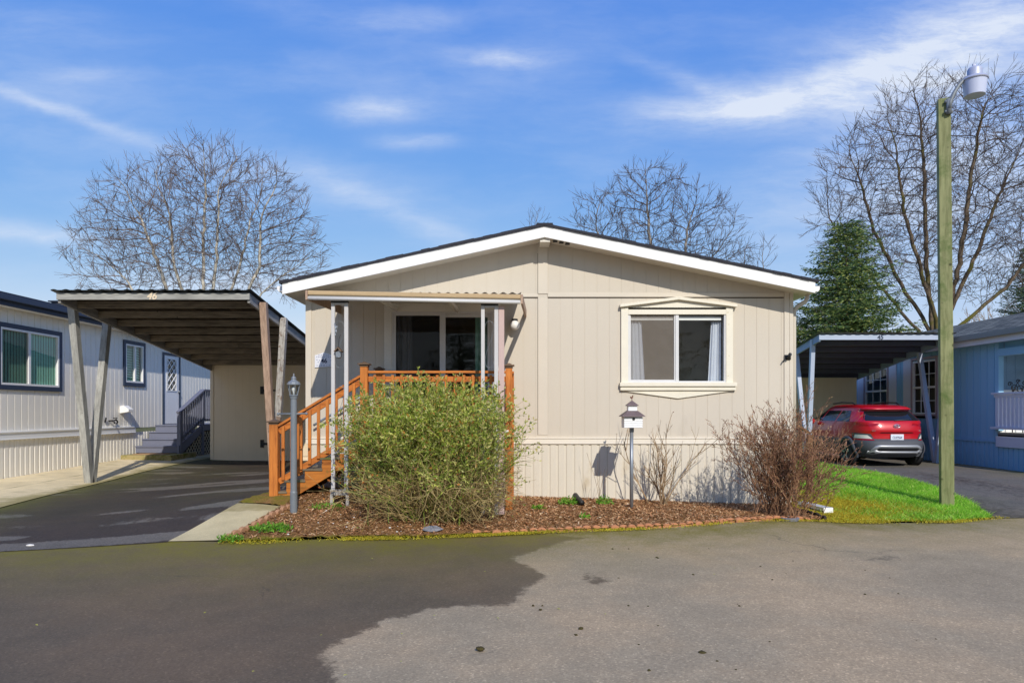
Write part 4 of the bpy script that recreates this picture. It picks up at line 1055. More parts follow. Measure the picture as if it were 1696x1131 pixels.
mb = MB(); FL.box(mb, D1[0], D1[0] + .18, D1[2], D1[3], -.04, .012); FL.box(mb, D1[1] - .17, D1[1], D1[2], D1[3], -.04, .012); FL.box(mb, D1[0] + .18, D1[1] - .17, D1[2], 2.22, -.04, .012); FL.box(mb, D1[0] + .18, D1[1] - .17, 3.2, D1[3], -.04, .012)
dd = build(mb, 'door', 'lav_trim', lh, bevel=.003)
mb = MB(); FL.quad(mb, D1[0] + .18, D1[1] - .17, 2.22, 3.2, -.01); build(mb, 'pane', 'glass', dd)
mb = MB(); a, b = D1[0] + .18, D1[1] - .17
for i in range(-3, 7):
    for s in (1, -1):
        z0_ = 2.22 + i * .245; z1_ = z0_ + s * .49 if s > 0 else z0_
        p, q = ((a, z0_), (b, z0_ + .49)) if s > 0 else ((a, z0_ + .49), (b, z0_))
        # clip the bar to the light
        def cl(p, q):
            (u0, z0), (u1, z1) = p, q; out = []
            t0, t1 = 0, 1
            dz = z1 - z0
            for lim, sg in ((2.22, 1), (3.2, -1)):
                f0, f1 = sg * (z0 - lim), sg * (z1 - lim)
                if f0 < 0 and f1 < 0: return None
                if f0 < 0: t0 = max(t0, f0 / (f0 - f1))
                if f1 < 0: t1 = min(t1, f0 / (f0 - f1))
            if t1 - t0 < .05: return None
            L = lambda t: (u0 + (u1 - u0) * t, z0 + dz * t)
            return L(t0), L(t1)
        k = cl(p, q)
        if k: mb.bar(FL.p(k[0][0], k[0][1], .006 + .004 * s), FL.p(k[1][0], k[1][1], .006 + .004 * s), .024, .02, (1, 0, 0))
FL.rect(mb, a - .02, b + .02, 2.2, 3.22, .03, .013, .024)
build(mb, 'lattice_grille', 'white_paint', dd)
mb = MB(); mb.sphere(FL.p(D1[1] - .06, 2.2, .05), .035, 10, 8); build(mb, 'door_knob', 'galv', dd, smooth=True)
mb = MB(); mb.extr([FL.p(18.45, 1.53, .002), FL.p(18.45, 1.72, .002), FL.p(18.45, 1.74, .1), FL.p(18.45, 1.64, .24), FL.p(18.45, 1.57, .24)], (0, .24, 0)); build(mb, 'vent_hood', 'white_paint', lh, bevel=.005)
mb = MB(); mb.tube([FL.p(17.95, 1.33, 0), FL.p(17.95, 1.34, .12), FL.p(17.95, 1.26, .16)], .02, 8); mb.lathe(FL.p(0, 0, .1)[0], 18.07, [(.05, 1.39), (.055, 1.4), (.05, 1.415)], 10); mb.tube([FL.p(18.0, 1.32, .06), FL.p(18.15, 1.36, .08), FL.p(18.22, 1.30, .08), FL.p(18.18, 1.25, .07)], .02, 8)
mb.tube([FL.p(17.75, 1.30, .02), FL.p(17.75, 1.42, .05)], .02, 6)
build(mb, 'hose_tap', 'black_iron', lh, smooth=True)
# its entry stairs
es = thing('entry_stairs', 'slate blue entry stairs with railing and lattice beside the lavender house', 'stairs', (-9.9, 19.8, .3))
for i in range(4):
    y0 = 19.15 + i * .36; z = .42 + .19 * (i + 1)
    mb = MB(); mb.box(-10.56, -9.38, y0 - .03, y0 + .38, z - .035, z); build(mb, 'tread', 'stair_blue', es, bevel=.005)
    mb = MB(); mb.box(-10.56, -9.4, y0, y0 + .02, z - .19, z - .037); build(mb, 'riser', 'stair_blue', es)
mb = MB(); mb.box(-10.58, -9.38, 20.6, 23.4, 1.145, 1.18); build(mb, 'landing', 'stair_blue', es)
saw = [(-9.36, 19.1, .3), (-9.36, 19.1, .62), (-9.36, 20.55, 1.18), (-9.36, 23.4, 1.18), (-9.36, 23.4, 1.0), (-9.36, 20.65, 1.0)]
mb = MB(); mb.extr(saw, (.04, 0, 0)); build(mb, 'stringer', 'stair_blue', es, bevel=.004)
for y, z0, z1 in ((19.2, .28, 1.55), (20.6, .28, 2.2), (22.0, .28, 2.2), (23.4, .28, 2.2)):
    mb = MB(); mb.box(-9.40, -9.30, y - .05, y + .05, z0, z1); build(mb, 'newel_post', 'stair_blue', es, bevel=.005)
mb = MB(); mb.bar((-9.34, 19.12, 1.55), (-9.34, 20.62, 2.22), .13, .05); mb.box(-9.41, -9.27, 20.6, 23.4, 2.2, 2.25); build(mb, 'handrail', 'stair_blue', es, bevel=.004)
mb = MB(); mb.bar((-9.34, 19.2, .78), (-9.34, 20.6, 1.34), .04, .08); mb.box(-9.36, -9.32, 20.6, 23.4, 1.28, 1.35); build(mb, 'bottom_rail', 'stair_blue', es)
for i in range(9):
    y = 19.33 + i * .14; mb = MB(); mb.box(-9.36, -9.32, y - .022, y + .022, .75 + (y - 19.2) * .42, 1.52 + (y - 19.12) * .45); build(mb, 'baluster', 'stair_blue', es)
for i in range(17):
    y = 20.75 + i * .15; mb = MB(); mb.box(-9.36, -9.32, y - .022, y + .022, 1.3, 2.21); build(mb, 'baluster', 'stair_blue', es)
mb = MB()
for i in range(30):
    y = 19.0 + i * .165
    for s in (1, -1):
        p0 = [y, .28]; p1 = [y + s * .75, 1.03]
        def top(yy): return min(1.0, .30 + max(0, (yy - 19.25)) * .5)
        n = 12; pts = [(y + s * .75 * k / n, .28 + .75 * k / n) for k in range(n + 1)]
        pts = [q for q in pts if q[1] <= top(q[0]) and 19.3 < q[0] < 23.4]
        if len(pts) > 1: mb.bar((-9.355 + .006 * s, *pts[0]), (-9.355 + .006 * s, *pts[-1]), .03, .008, (1, 0, 0))
build(mb, 'lattice_panel', 'lattice', es)
mb = MB(); mb.extr([(-9.44, 19.3, .2), (-9.44, 23.4, .2), (-9.44, 23.4, 1.0), (-9.44, 20.65, 1.0), (-9.44, 19.3, .34)], (.02, 0, 0)); build(mb, 'landing_shade', 'dark_room', es)  # dark sheet added to stand for the shade under the landing
mb = MB(); mb.box(-10.58, -9.2, 18.45, 19.9, .2, .40); ob = build(mb, 'entry_slab', 'mossy_concrete' if 'mossy_concrete' in MATS else mat('mossy_concrete', S(176, 160, 112, .85), .9, .15, 3, stain=(S(108, 108, 36), .45, .62, 3)), bevel=.012)
tag(ob, 'mossy concrete slab at the foot of the slate blue stairs', 'slab')
mb = MB(); mb.box(-10.35, -9.5, 18.6, 19.02, .402, .418); tag(build(mb, 'door_mat', 'mat_tan', bevel=.005), 'flat tan mat lying before the slate blue stairs', 'mat')

# ------------------------------------------------------------------ blue house
bh = thing('blue_house', 'blue home with lilac window trim at the right edge', 'house', (12.3, 20, .15))
FB = Fr((12.2, 0, 0), (0, 1, 0), (-1, 0, 0))
A1 = (19.60, 20.75, 1.50, 3.08); B1 = (22.15, 23.55, 1.50, 3.0)
mb = MB(); FB.gwall(mb, 17.15, 26, .83, 3.4, .26, .03, .012, [A1, B1], .12); build(mb, 'wall', 'blue_siding', bh)
mb = MB(); mb.add([(12.2, 26, -.1), (19, 26, -.1), (19, 26, 3.4), (15.6, 26, 4.4), (12.2, 26, 3.4)], [(0, 1, 2, 3, 4)]); FB.gwall(mb, 14.4, 26, -.1, .84, .17, .04, .016); FB.box(mb, 17.15, 26, .80, .86, .002, .03); build(mb, 'skirting', 'blue_skirt', bh)
mb = MB(); Fe = Fr((0, 17.15, 0), (1, 0, 0), (0, -1, 0)); Fe.gwall(mb, 12.2, 19, 1.0, 3.4, .22, .012, .006); build(mb, 'porch_wall', 'blue_porch_shade', bh)
build(Fe.box(MB(), 12.25, 18.9, 1.0, 2.12, .002, .02), 'porch_sunlit_wall', 'white_paint', bh)  # sunlit lower part of the end wall, its brightness painted in white
mb = MB(); mb.box(12.17, 12.30, 17.08, 17.22, 1.1, 3.3); mb.box(12.16, 12.29, 15.45, 17.08, 2.96, 3.14); mb.box(12.32, 12.36, 14.4, 17.08, 3.15, 3.4); build(mb, 'porch_beam', 'blue_siding', bh, bevel=.004)
mb = MB(); mb.box(11.90, 11.94, 15.3, 26.2, 3.28, 3.50); build(mb, 'fascia', 'lilac_trim', bh, bevel=.004)
mb = MB(); mb.box(11.77, 11.895, 15.3, 26.2, 3.42, 3.55); build(mb, 'gutter', 'gutter_grey', bh, bevel=.006)
mb = MB(); mb.box(11.94, 19, 15.35, 26.2, 3.30, 3.33); build(mb, 'soffit', 'blue_siding', bh)
m_, t = newmat('shingle_grey'); co = t.coord((1, 1, 1))
bk = t.n('ShaderNodeTexBrick'); t.set(bk.inputs['Vector'], t.vmath('MULTIPLY', t.n('ShaderNodeTexCoord').outputs['Object'], (1, 1, 0)))
mp = t.n('ShaderNodeMapping'); mp.inputs['Rotation'].default_value = (0, 0, R(90)); t.set(mp.inputs['Vector'], t.n('ShaderNodeTexCoord').outputs['Object']); t.set(bk.inputs['Vector'], mp.outputs[0])
bk.inputs['Scale'].default_value = 1; bk.inputs['Brick Width'].default_value = .32; bk.inputs['Row Height'].default_value = .15; bk.inputs['Mortar Size'].default_value = .012; bk.inputs['Bias'].default_value = 0
for i, c_ in ((1, S(140, 142, 132, .8)), (2, S(78, 82, 80, .8)), (3, S(40, 42, 42, .8))): bk.inputs[i].default_value = tuple(c_) + (1,)
cc = t.mix(1.0, bk.outputs[0], t.ramp(t.noise(co, 5, 5, .7), [(.3, .7), (.7, 1.25)]), 'MULTIPLY')
t.out(t.bsdf(cc, .9, t.bump(bk.outputs['Fac'], -.8, .02), 0, .2))
mb = MB(); slab(mb, 11.8, 15.6, 15.25, 26.3, lambda x: 3.53 + (x - 11.8) * .272, .03); slab(mb, 15.6, 19.4, 15.25, 26.3, lambda x: 3.53 + 3.8 * .272 - (x - 15.6) * .272, .03); build(mb, 'roof', 'shingle_grey', bh)
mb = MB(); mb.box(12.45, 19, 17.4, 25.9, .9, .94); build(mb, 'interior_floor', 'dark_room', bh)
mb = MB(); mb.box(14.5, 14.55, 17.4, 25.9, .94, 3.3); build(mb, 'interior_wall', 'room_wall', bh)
for (u0, u1, z0, z1) in (A1, B1):
    mb = MB(); FB.rect(mb, u0 - .07, u1 + .07, z0 - .12, z1 + .1, .07, .002, .05); FB.box(mb, u0, u1, z0 - .12, z0, .002, .05); w_ = build(mb, 'window', 'pink_frame', bh, bevel=.004)
    for a, b in ((u1 + .075, u1 + .5), (u0 - .5, u0 - .075)): build(FB.box(MB(), a, b, z0 - .12, z1 + .1, .002, .03), 'shutter', 'lilac_trim', w_, bevel=.004)
    mb = MB(); FB.rect(mb, u0, u1, z0, z1, .045, -.03, .03); FB.box(mb, u0 + .045, u1 - .045, (z0 + z1) / 2 - .03, (z0 + z1) / 2 + .03, -.025, .025)
    for k in (1, 2): FB.box(mb, u0 + (u1 - u0) * k / 3 - .01, u0 + (u1 - u0) * k / 3 + .01, z0 + .045, z1 - .045, -.012, .005)
    for k in (1, 3): FB.box(mb, u0 + .045, u1 - .045, z0 + (z1 - z0) * k / 4 - .01, z0 + (z1 - z0) * k / 4 + .01, -.02, .003)
    build(mb, 'window_frame', 'white_paint', w_)
    mb = MB(); FB.quad(mb, u0 + .045, u1 - .045, z0 + .045, z1 - .045, -.03); build(mb, 'pane', 'glass', w_)
    mb = MB(); drape(mb, FB, u0, u0 + .4, z0, z1, -.2, .03, 3); build(mb, 'curtain', 'curtain', w_, smooth=True)
mb = MB(); mb.box(12.2, 19, 14.4, 17.14, 1.0, 1.06); build(mb, 'porch_deck', 'gutter_grey', bh)
mb = MB(); mb.box(12.14, 12.185, 14.4, 17.14, .70, .96); build(mb, 'deck_fascia', 'lilac_trim', bh, bevel=.004)
mb = MB(); mb.box(12.06, 12.18, 14.4, 17.2, 2.0, 2.05); mb.box(12.09, 12.16, 14.4, 17.14, 1.93, 1.995); mb.box(12.04, 12.18, 14.4, 17.2, 1.14, 1.2); rl = build(mb, 'porch_railing', 'lilac_trim', bh, bevel=.004)
for i in range(20):
    mb = MB(); y = 17.05 - i * .135; mb.box(12.10, 12.15, y - .045, y + .045, 1.2, 1.93); build(mb, 'baluster', 'lilac_trim', rl)
hp = thing('hanging_dish', 'dark shallow dish hanging on chains in the blue house porch', 'hanging planter', (12.9, 16.6, 2.5))
mb = MB(); mb.lathe(12.9, 16.6, [(.05, 2.54), (.3, 2.58), (.34, 2.63), (.36, 2.64), (.36, 2.66), (.3, 2.655)], 20); build(mb, 'dish', 'black_iron', hp, smooth=True)
mb = MB()
for k in range(3):
    a = k * 2.094 + .5; mb.tube([(12.9 + .34 * math.cos(a), 16.6 + .34 * math.sin(a), 2.65), (12.9, 16.6, 3.0)], .006, 5)
mb.tube([(12.9, 16.6, 3.0), (12.9, 16.6, 3.3)], .006, 5); build(mb, 'chain', 'black_iron', hp)
wc = MB()
for cx_, cz_, r0 in ((12.46, 2.16, .09), (12.62, 2.13, .11), (12.36, 2.26, .06), (12.72, 2.28, .06), (12.56, 2.33, .05), (12.5, 2.05, .07)):
    wc.tube([(cx_ + r0 * (1 - k / 26) * math.cos(k * .42), 16.95, cz_ + r0 * (1 - k / 26) * math.sin(k * .42)) for k in range(20)], .011, 5)
wc.tube([(12.42, 16.95, 1.06), (12.42, 16.95, 2.2)], .012, 6); wc.tube([(12.68, 16.95, 1.06), (12.68, 16.95, 2.2)], .012, 6); wc.tube([(12.42, 16.95, 2.05), (12.55, 16.95, 2.3), (12.68, 16.95, 2.05)], .011, 6)
tag(build(wc, 'scroll_stand', 'black_iron', smooth=True), 'black wrought iron scroll stand behind the lilac porch railing', 'stand')
# dark barbecue cover beside the red car
bq = MB(); bq.lathe(11.55, 20.2, [(.42, .2), (.45, .5), (.42, .9), (.55, 1.02), (.6, 1.08), (.5, 1.22), (.28, 1.36), (.05, 1.42)], 14)
for i in range(len(bq.v)): x, y, z = bq.v[i]; bq.v[i] = (11.5 + (x - 11.55) * .75, y, z)
tag(build(bq, 'covered_grill', 'black_iron', smooth=True), 'black covered grill standing between the red car and the blue house', 'grill')

# ------------------------------------------------------------------ lamp post, birdhouse, yard light
lp = thing('lamp_post', 'grey lantern lamp post standing in front of the cedar stairs', 'lamp post', (-2.94, 9.2, hz(-2.94, 9.2)))
X0, Y0 = -2.94, 9.2
mb = MB(); mb.lathe(X0, Y0, [(.048, .12), (.048, .5), (.043, .52), (.041, 1.76), (.05, 1.765), (.05, 1.785), (.03, 1.79)], 18); build(mb, 'post', 'lamp_grey', lp, smooth=False)
mb = MB(); mb.tube([(X0 - .2, Y0, 1.555), (X0 + .16, Y0, 1.56)], .011, 8); mb.sphere((X0 - .21, Y0, 1.555), .02, 10, 8); mb.sphere((X0 + .17, Y0, 1.56), .02, 10, 8); build(mb, 'ladder_rest', 'lamp_grey', lp, smooth=True)
ht = MB(); ht.lathe(X0, Y0, [(.05, 1.785), (.062, 1.80), (.055, 1.81)], 12); ht.lathe(X0, Y0, [(.088, 1.945), (.09, 1.955), (.075, 1.985), (.04, 2.005), (.03, 2.025), (.036, 2.035), (.03, 2.05), (.012, 2.06), (.008, 2.09), (.002, 2.105)], 12)
for k in range(6):
    a = k * math.pi / 3; ht.bar((X0 + .05 * math.cos(a), Y0 + .05 * math.sin(a), 1.805), (X0 + .08 * math.cos(a), Y0 + .08 * math.sin(a), 1.95), .009, .009)
hd = build(ht, 'lantern_head', 'lamp_grey', lp)
mb = MB(); mb.lathe(X0, Y0, [(.048, 1.81), (.077, 1.945)], 6); build(mb, 'lantern_glass', 'lamp_glass', hd)
mb = MB(); mb.lathe(X0, Y0, [(.012, 1.81), (.014, 1.85), (.028, 1.875), (.03, 1.9), (.02, 1.925), (.004, 1.93)], 10); build(mb, 'bulb', 'frosted', hd, smooth=True)

bd = thing('birdhouse', 'white two tier birdhouse with brown roofs and a rooster finial on a grey pole', 'birdhouse', (1.794, 10.25, .1))
X0, Y0 = 1.80, 10.25
mb = MB(); mb.tube([(X0 - .006, Y0, .0), (X0 - .006, Y0, 1.36)], .028, 12); build(mb, 'pole', 'galv', bd, smooth=True)
mb = MB(); mb.box(X0 - .032, X0 + .024, Y0 - .03, Y0 + .03, 1.28, 1.36); build(mb, 'bracket', 'lamp_grey', bd)
mb = MB(); mb.box(X0 - .132, X0 + .132, Y0 - .12, Y0 + .12, 1.345, 1.515)
for k in range(5): mb.box(X0 - .138, X0 + .138, Y0 - .128, Y0 + .128, 1.348 + k * .033, 1.373 + k * .033)
b_ = build(mb, 'body', 'birdhouse_white', bd, bevel=.002)
mb = MB(); mb.lathe(0, 0, [(.021, 0), (.021, .006)], 14)
for i in range(len(mb.v)): x, y, z = mb.v[i]; mb.v[i] = (X0 + .004 + x, Y0 - .129 - z, 1.478 + y)
build(mb, 'entrance_hole', 'car_dark', b_)
def frust(mb, cx, cy, a, za, b, zb):
    v = [(cx - a, cy - a, za), (cx + a, cy - a, za), (cx + a, cy + a, za), (cx - a, cy + a, za), (cx - b, cy - b, zb), (cx + b, cy - b, zb), (cx + b, cy + b, zb), (cx - b, cy + b, zb)]
    mb.add(v, [(3, 2, 1, 0), (4, 5, 6, 7), (0, 1, 5, 4), (1, 2, 6, 5), (2, 3, 7, 6), (3, 0, 4, 7)]); return mb
mb = frust(MB(), X0, Y0, .172, 1.512, .168, 1.522); frust(mb, X0, Y0, .168, 1.522, .074, 1.60); build(mb, 'lower_roof', 'birdhouse_roof', bd)
mb = MB(); mb.box(X0 - .066, X0 + .066, Y0 - .066, Y0 + .066, 1.595, 1.675); build(mb, 'cupola', 'birdhouse_white', bd, bevel=.002)
mb = frust(MB(), X0, Y0, .088, 1.672, .085, 1.682); frust(mb, X0, Y0, .085, 1.682, .008, 1.75); build(mb, 'upper_roof', 'birdhouse_roof', bd)
mb = MB(); mb.tube([(X0, Y0, 1.745), (X0, Y0, 1.79)], .006, 6)
mb.extr([(X0 - .03 + dx, Y0 - .004, 1.78 + dz) for dx, dz in ((.022, 0), (.036, .004), (.046, .018), (.046, .034), (.05, .046), (.042, .056), (.034, .046), (.032, .03), (.022, .024), (.014, .034), (.004, .03), (.002, .014), (.01, .004))], (0, .008, 0)); build(mb, 'rooster', 'rust', bd)

yl = thing('yard_light', 'tall green treated square pole with a bucket shaped yard light at right', 'street lamp', (7.03, 10.96, hz(7.03, 10.96)))
c0 = (7.03, 11.04); TL = Vector((-.05, 0, 0)); zt_ = 6.62
mb = MB(); w_ = .092; v = []
for z, dx, ww in ((-.2, 0, w_), (2.2, -.015, w_), (4.4, -.035, w_ * .97), (zt_ - .02, -.055, w_ * .95), (zt_, -.055, w_ * .93)):
    for a, b in ((-1, -1), (1, -1), (1, 1), (-1, 1)):
        x, y = a * ww, b * ww * .9; an = R(-21); v.append((c0[0] + dx + x * math.cos(an) - y * math.sin(an), c0[1] + x * math.sin(an) + y * math.cos(an), z))
mb.add(v, [(3, 2, 1, 0), (16, 17, 18, 19)] + [(i * 4 + j, i * 4 + (j + 1) % 4, i * 4 + 4 + (j + 1) % 4, i * 4 + 4 + j) for i in range(4) for j in range(4)])
build(mb, 'pole', 'pole_green', yl, bevel=.008)
mb = MB()
mb.tube([(6.99, 10.925, 6.34), (6.99, 10.925, 6.58)], .042, 10); mb.box(6.93, 7.05, 10.915, 10.945, 6.36, 6.40); mb.box(6.93, 7.05, 10.915, 10.945, 6.52, 6.56)
mb.tube([(6.985, 10.91, 6.42), (6.995, 10.9, 6.52), (7.05, 10.89, 6.66), (7.12, 10.88, 6.78), (7.20, 10.87, 6.87), (7.30, 10.86, 6.92)], .03, 10); build(mb, 'arm', 'lamp_grey', yl, smooth=True)
cx_, cy_ = 7.36, 10.86
mb = MB(); mb.lathe(cx_, cy_, [(.205, 6.835), (.212, 6.85), (.19, 6.885), (.125, 6.915), (.12, 6.93), (.118, 7.03), (.10, 7.06), (.05, 7.085), (.02, 7.09), (.018, 7.12), (.004, 7.125)], 26)
mb.tube([(cx_ - .02, cy_, 7.08), (cx_ - .02, cy_, 7.13)], .022, 8); 
for q in range(len(mb.v)): x, y, z = mb.v[q]; mb.v[q] = (cx_ + (x - cx_) * .9, cy_ + (y - cy_) * .9, 6.86 + (z - 6.86) * .92)
lh_ = build(mb, 'lamp_head', 'lum_metal', yl, smooth=True)
md = lh_.modifiers.new('edge', 'EDGE_SPLIT'); md.split_angle = R(40)
mb = MB(); mb.lathe(cx_, cy_, [(.15, 6.575), (.162, 6.58), (.192, 6.84), (.10, 6.85)], 26)
for q in range(len(mb.v)): x, y, z = mb.v[q]; mb.v[q] = (cx_ + (x - cx_) * .9, cy_ + (y - cy_) * .9, 6.86 + (z - 6.86) * .92)
ls = build(mb, 'lens', 'lens', yl, smooth=True); md = ls.modifiers.new('edge', 'EDGE_SPLIT'); md.split_angle = R(40)

# ------------------------------------------------------------------ red car seen from behind
GX, GY, GZ = 9.48, 16.72, .205
car = thing('parked_car', 'red compact crossover with grey cladding parked under the blue grey carport', 'car', (GX, GY, GZ))
ZK = [.24, .34, .46, .58, .64, .70, .84, .88, .98, 1.06, 1.13, 1.20, 1.30, 1.39, 1.43, 1.49, 1.535, 1.56]
YR = [.22, .05, .0, .01, .04, .10, .105, .085, .10, .13, .17, .25, .37, .47, .42, .50, .75, 1.2]
HW = [.76, .86, .895, .90, .90, .90, .90, .90, .89, .875, .85, .81, .745, .685, .665, .63, .56, .42]
YF = [4.0, 4.12, 4.16, 4.16, 4.15, 4.13, 4.1, 4.08, 4.0, 3.5, 3.3, 3.15, 2.9, 2.7, 2.6, 2.5, 2.35, 2.0]
EXN = 4.6
def k_(arr, z): return float(np.interp(z, ZK, arr))
def rear(x, z, o=0):
    hw, y0, y1 = k_(HW, z), k_(YR, z), k_(YF, z); b = (y1 - y0) / 2; s = min(.9995, abs(x) / hw)
    n = EXN if z < 1.1 else 5.5
    # rounder bow across the rear, tight corners
    return (GX + x, GY + y0 + b - b * (1 - s ** n) ** (1 / n) + .05 * (s ** 2) - o, GZ + z)
def side(y, z, sg, o=0):
    hw, y0, y1 = k_(HW, z), k_(YR, z), k_(YF, z); b = (y1 - y0) / 2; s = min(.9995, abs(y - y0 - b) / b); n = EXN if z < 1.1 else 5.5
    return (GX + sg * (hw * (1 - s ** n) ** (1 / n) + o), GY + y, GZ + z)
def shell(zs, inset=0):
    mb = MB(); rows = []
    for z in zs:
        hw, y0, y1 = k_(HW, z), k_(YR, z), k_(YF, z); b = (y1 - y0) / 2; n = EXN if z < 1.1 else 5.5; r = []
        for j in range(97):
            a = -math.pi / 2 + 2 * math.pi * j / 96; ca, sa = math.cos(a), math.sin(a)
            X = hw * math.copysign(abs(ca) ** (2 / n), ca); q = math.copysign(abs(sa) ** (2 / n), sa); yy = y0 + b + b * q
            if sa < 0: yy += .05 * (min(1, abs(X) / hw)) ** 2 * min(1, -q * 1.0)
            r.append((GX + X, GY + yy, GZ + z))
        rows.append(r)
    mb.grid(rows); mb.f.append(tuple(range(len(mb.v) - 97, len(mb.v) - 1)))
    return mb
zz = sorted(set(ZK[5:] + [.77, .93, 1.02, 1.1, 1.25, 1.35, 1.46]))
bdy = build(shell(zz), 'body', 'car_red', car, smooth=True)
build(shell([.24, .34, .40, .46, .52, .58, .64, .70]), 'bumper', 'car_grey', car, smooth=True)
def patch(pts, fn, nx_=16, o=.004):
    """quad patch on the body: pts = four (a, z) corners ordered low-left, low-right, up-right, up-left"""
    mb = MB(); rows = []
    for i in range(9):
        t = i / 8; r = []
        for j in range(nx_ + 1):
            s = j / nx_
            a = (pts[0][0] * (1 - s) + pts[1][0] * s) * (1 - t) + (pts[3][0] * (1 - s) + pts[2][0] * s) * t
            z = (pts[0][1] * (1 - s) + pts[1][1] * s) * (1 - t) + (pts[3][1] * (1 - s) + pts[2][1] * s) * t
            r.append(fn(a, z, o))
        rows.append(r)
    return mb.grid(rows)
mb = patch([(-.76, 1.145), (.76, 1.145), (.60, 1.385), (-.60, 1.385)], rear, 30); rwn = build(mb, 'rear_window', 'car_dark', car, smooth=True)
mb = patch([(-.68, 1.165), (.68, 1.165), (.55, 1.37), (-.55, 1.37)], rear, 30, .008); build(mb, 'rear_pane', mat('car_pane', (.012, .014, .016), .05, .1, 2, bump=0, spec=.5), rwn, smooth=True)
mb = MB(); mb.tube([rear(-.02, 1.15, .02), rear(.18, 1.165, .028), rear(.36, 1.175, .02)], [.014, .011, .006], 6); build(mb, 'wiper', 'car_grey', rwn, smooth=True)
for sg in (-1, 1):
    for (y0, y1, t0, t1) in ((.75, 1.45, .98, 1.42), (1.52, 2.3, 1.50, 2.22), (2.36, 2.95, 2.30, 2.62)):
        mb = patch([(y0, 1.12), (y1, 1.12), (t1, 1.40), (t0, 1.40)], lambda a, z, o: side(a, z, sg, o)); build(mb, 'side_window', 'car_pane', car, smooth=True)
    mb = patch([(sg * .38, 1.03), (sg * .87, 1.0), (sg * .85, 1.10), (sg * .42, 1.085)], rear, 14, .008); build(mb, 'taillight', 'tail_red', car, smooth=True)
    mb = patch([(sg * .52, .66), (sg * .885, .66), (sg * .88, .845), (sg * .60, .82)], rear, 14, .012); cl_ = build(mb, 'corner_lamp', 'car_grey', car, smooth=True)
    mb = patch([(sg * .57, .70), (sg * .83, .71), (sg * .82, .80), (sg * .66, .79)], rear, 10, .02); build(mb, 'lamp_lens', 'lamp_clear', cl_, smooth=True)
    mb = patch([(sg * .54, .665), (sg * .87, .665), (sg * .87, .695), (sg * .56, .695)], rear, 10, .02); build(mb, 'reflector', 'tail_red', cl_, smooth=True)
    # wheels, arches
    for wy in (.83, 3.43):
        xo = GX + sg * .832; mb = MB()
        def disc(prof, x_in, n=28):
            m2 = MB(); m2.lathe(0, 0, prof, n)
            for i in range(len(m2.v)): x, y, z = m2.v[i]; m2.v[i] = (x_in + sg * z, GY + wy + x, GZ + .325 + y)
            return m2
        wh = build(disc([(.20, -.11), (.30, -.11), (.325, -.09), (.327, .06), (.315, .085), (.22, .09), (.20, .08)], xo), 'wheel', 'tyre', car, smooth=True)
        rm = disc([(.215, .06), (.22, .088), (.20, .082), (.19, .05), (.06, .045), (.05, .075), (.03, .08)], xo)
        for s_ in range(5):
            a = s_ * 1.2566 + .3; rm.bar((xo + sg * .065, GY + wy + .05 * math.cos(a), GZ + .325 + .05 * math.sin(a)), (xo + sg * .075, GY + wy + .205 * math.cos(a), GZ + .325 + .205 * math.sin(a)), .05, .03, (1, 0, 0))
        build(rm, 'rim', 'rim', wh)
        ar = MB(); rows = []
        for i in range(21):
            a = -.25 + (math.pi + .5) * i / 20; r = []
            for rad, off in ((.345, -.12), (.345, .012), (.36, .022), (.42, .018), (.43, -.02)):
                y, z = wy + rad * math.cos(a), .325 + rad * math.sin(a)
                r.append((GX + sg * (k_(HW, min(max(z, .3), .7)) + off - .01), GY + y, GZ + z))
            rows.append(r)
        ar.grid(rows); build(ar, 'wheel_arch', 'car_grey', car, smooth=True)
        wd = disc([(.34, -.02), (.345, .0), (.02, .001)], GX + sg * .90); build(wd, 'wheel_well', 'car_dark', car)
    mb = MB(); mb.tube([(GX + sg * .56, GY + 1.0, GZ + 1.555), (GX + sg * .575, GY + 1.15, GZ + 1.60), (GX + sg * .58, GY + 1.7, GZ + 1.615), (GX + sg * .57, GY + 2.2, GZ + 1.58)], .018, 6); build(mb, 'roof_rail', 'car_dark', car, smooth=True)
    mb = MB(); mb.sphere((GX + sg * .99, GY + 2.62, GZ + 1.10), .1, 12, 8, (1.0, .6, .8)); build(mb, 'wing_mirror', 'car_red', car, smooth=True)
# spoiler lip, silver skid frame, plate recess, plate, emblem
mb = MB(); rows = []
for x in np.linspace(-.62, .62, 25):
    p, q = Vector(rear(x, 1.44)), Vector(rear(x, 1.50)); rows.append([tuple(q + Vector((0, .1, 0))), tuple(q + Vector((0, -.05, .005))), tuple(p + Vector((0, -.10, 0))), tuple(p + Vector((0, -.09, -.02))), tuple(p + Vector((0, .06, -.02)))])
mb.grid(rows); build(mb, 'roof_spoiler', 'car_red', car, smooth=True)
def skid(zo, a0, a1): return None
mb = MB(); out = [(-.68, .34), (-.55, .53), (-.47, .555), (.47, .555), (.55, .53), (.68, .34), (.56, .31), (.45, .355), (-.45, .355), (-.56, .31)]
inn = [(-.50, .395), (-.52, .45), (-.48, .49), (.48, .49), (.52, .45), (.50, .395)]
rows = []
for x in np.linspace(-.68, .68, 49):
    ax = abs(x); zt2 = np.interp(ax, [0, .47, .55, .68], [.555, .555, .53, .36]); zi = np.interp(ax, [0, .46, .5, .53, .68], [.485, .485, .47, .44, .40]) 
    rows.append([rear(x, zt2, .004), rear(x, zt2 - .005, .018), rear(x, max(zi, .345), .02), rear(x, max(zi - .004, .34), .004)])
mb.grid(rows); rows = []
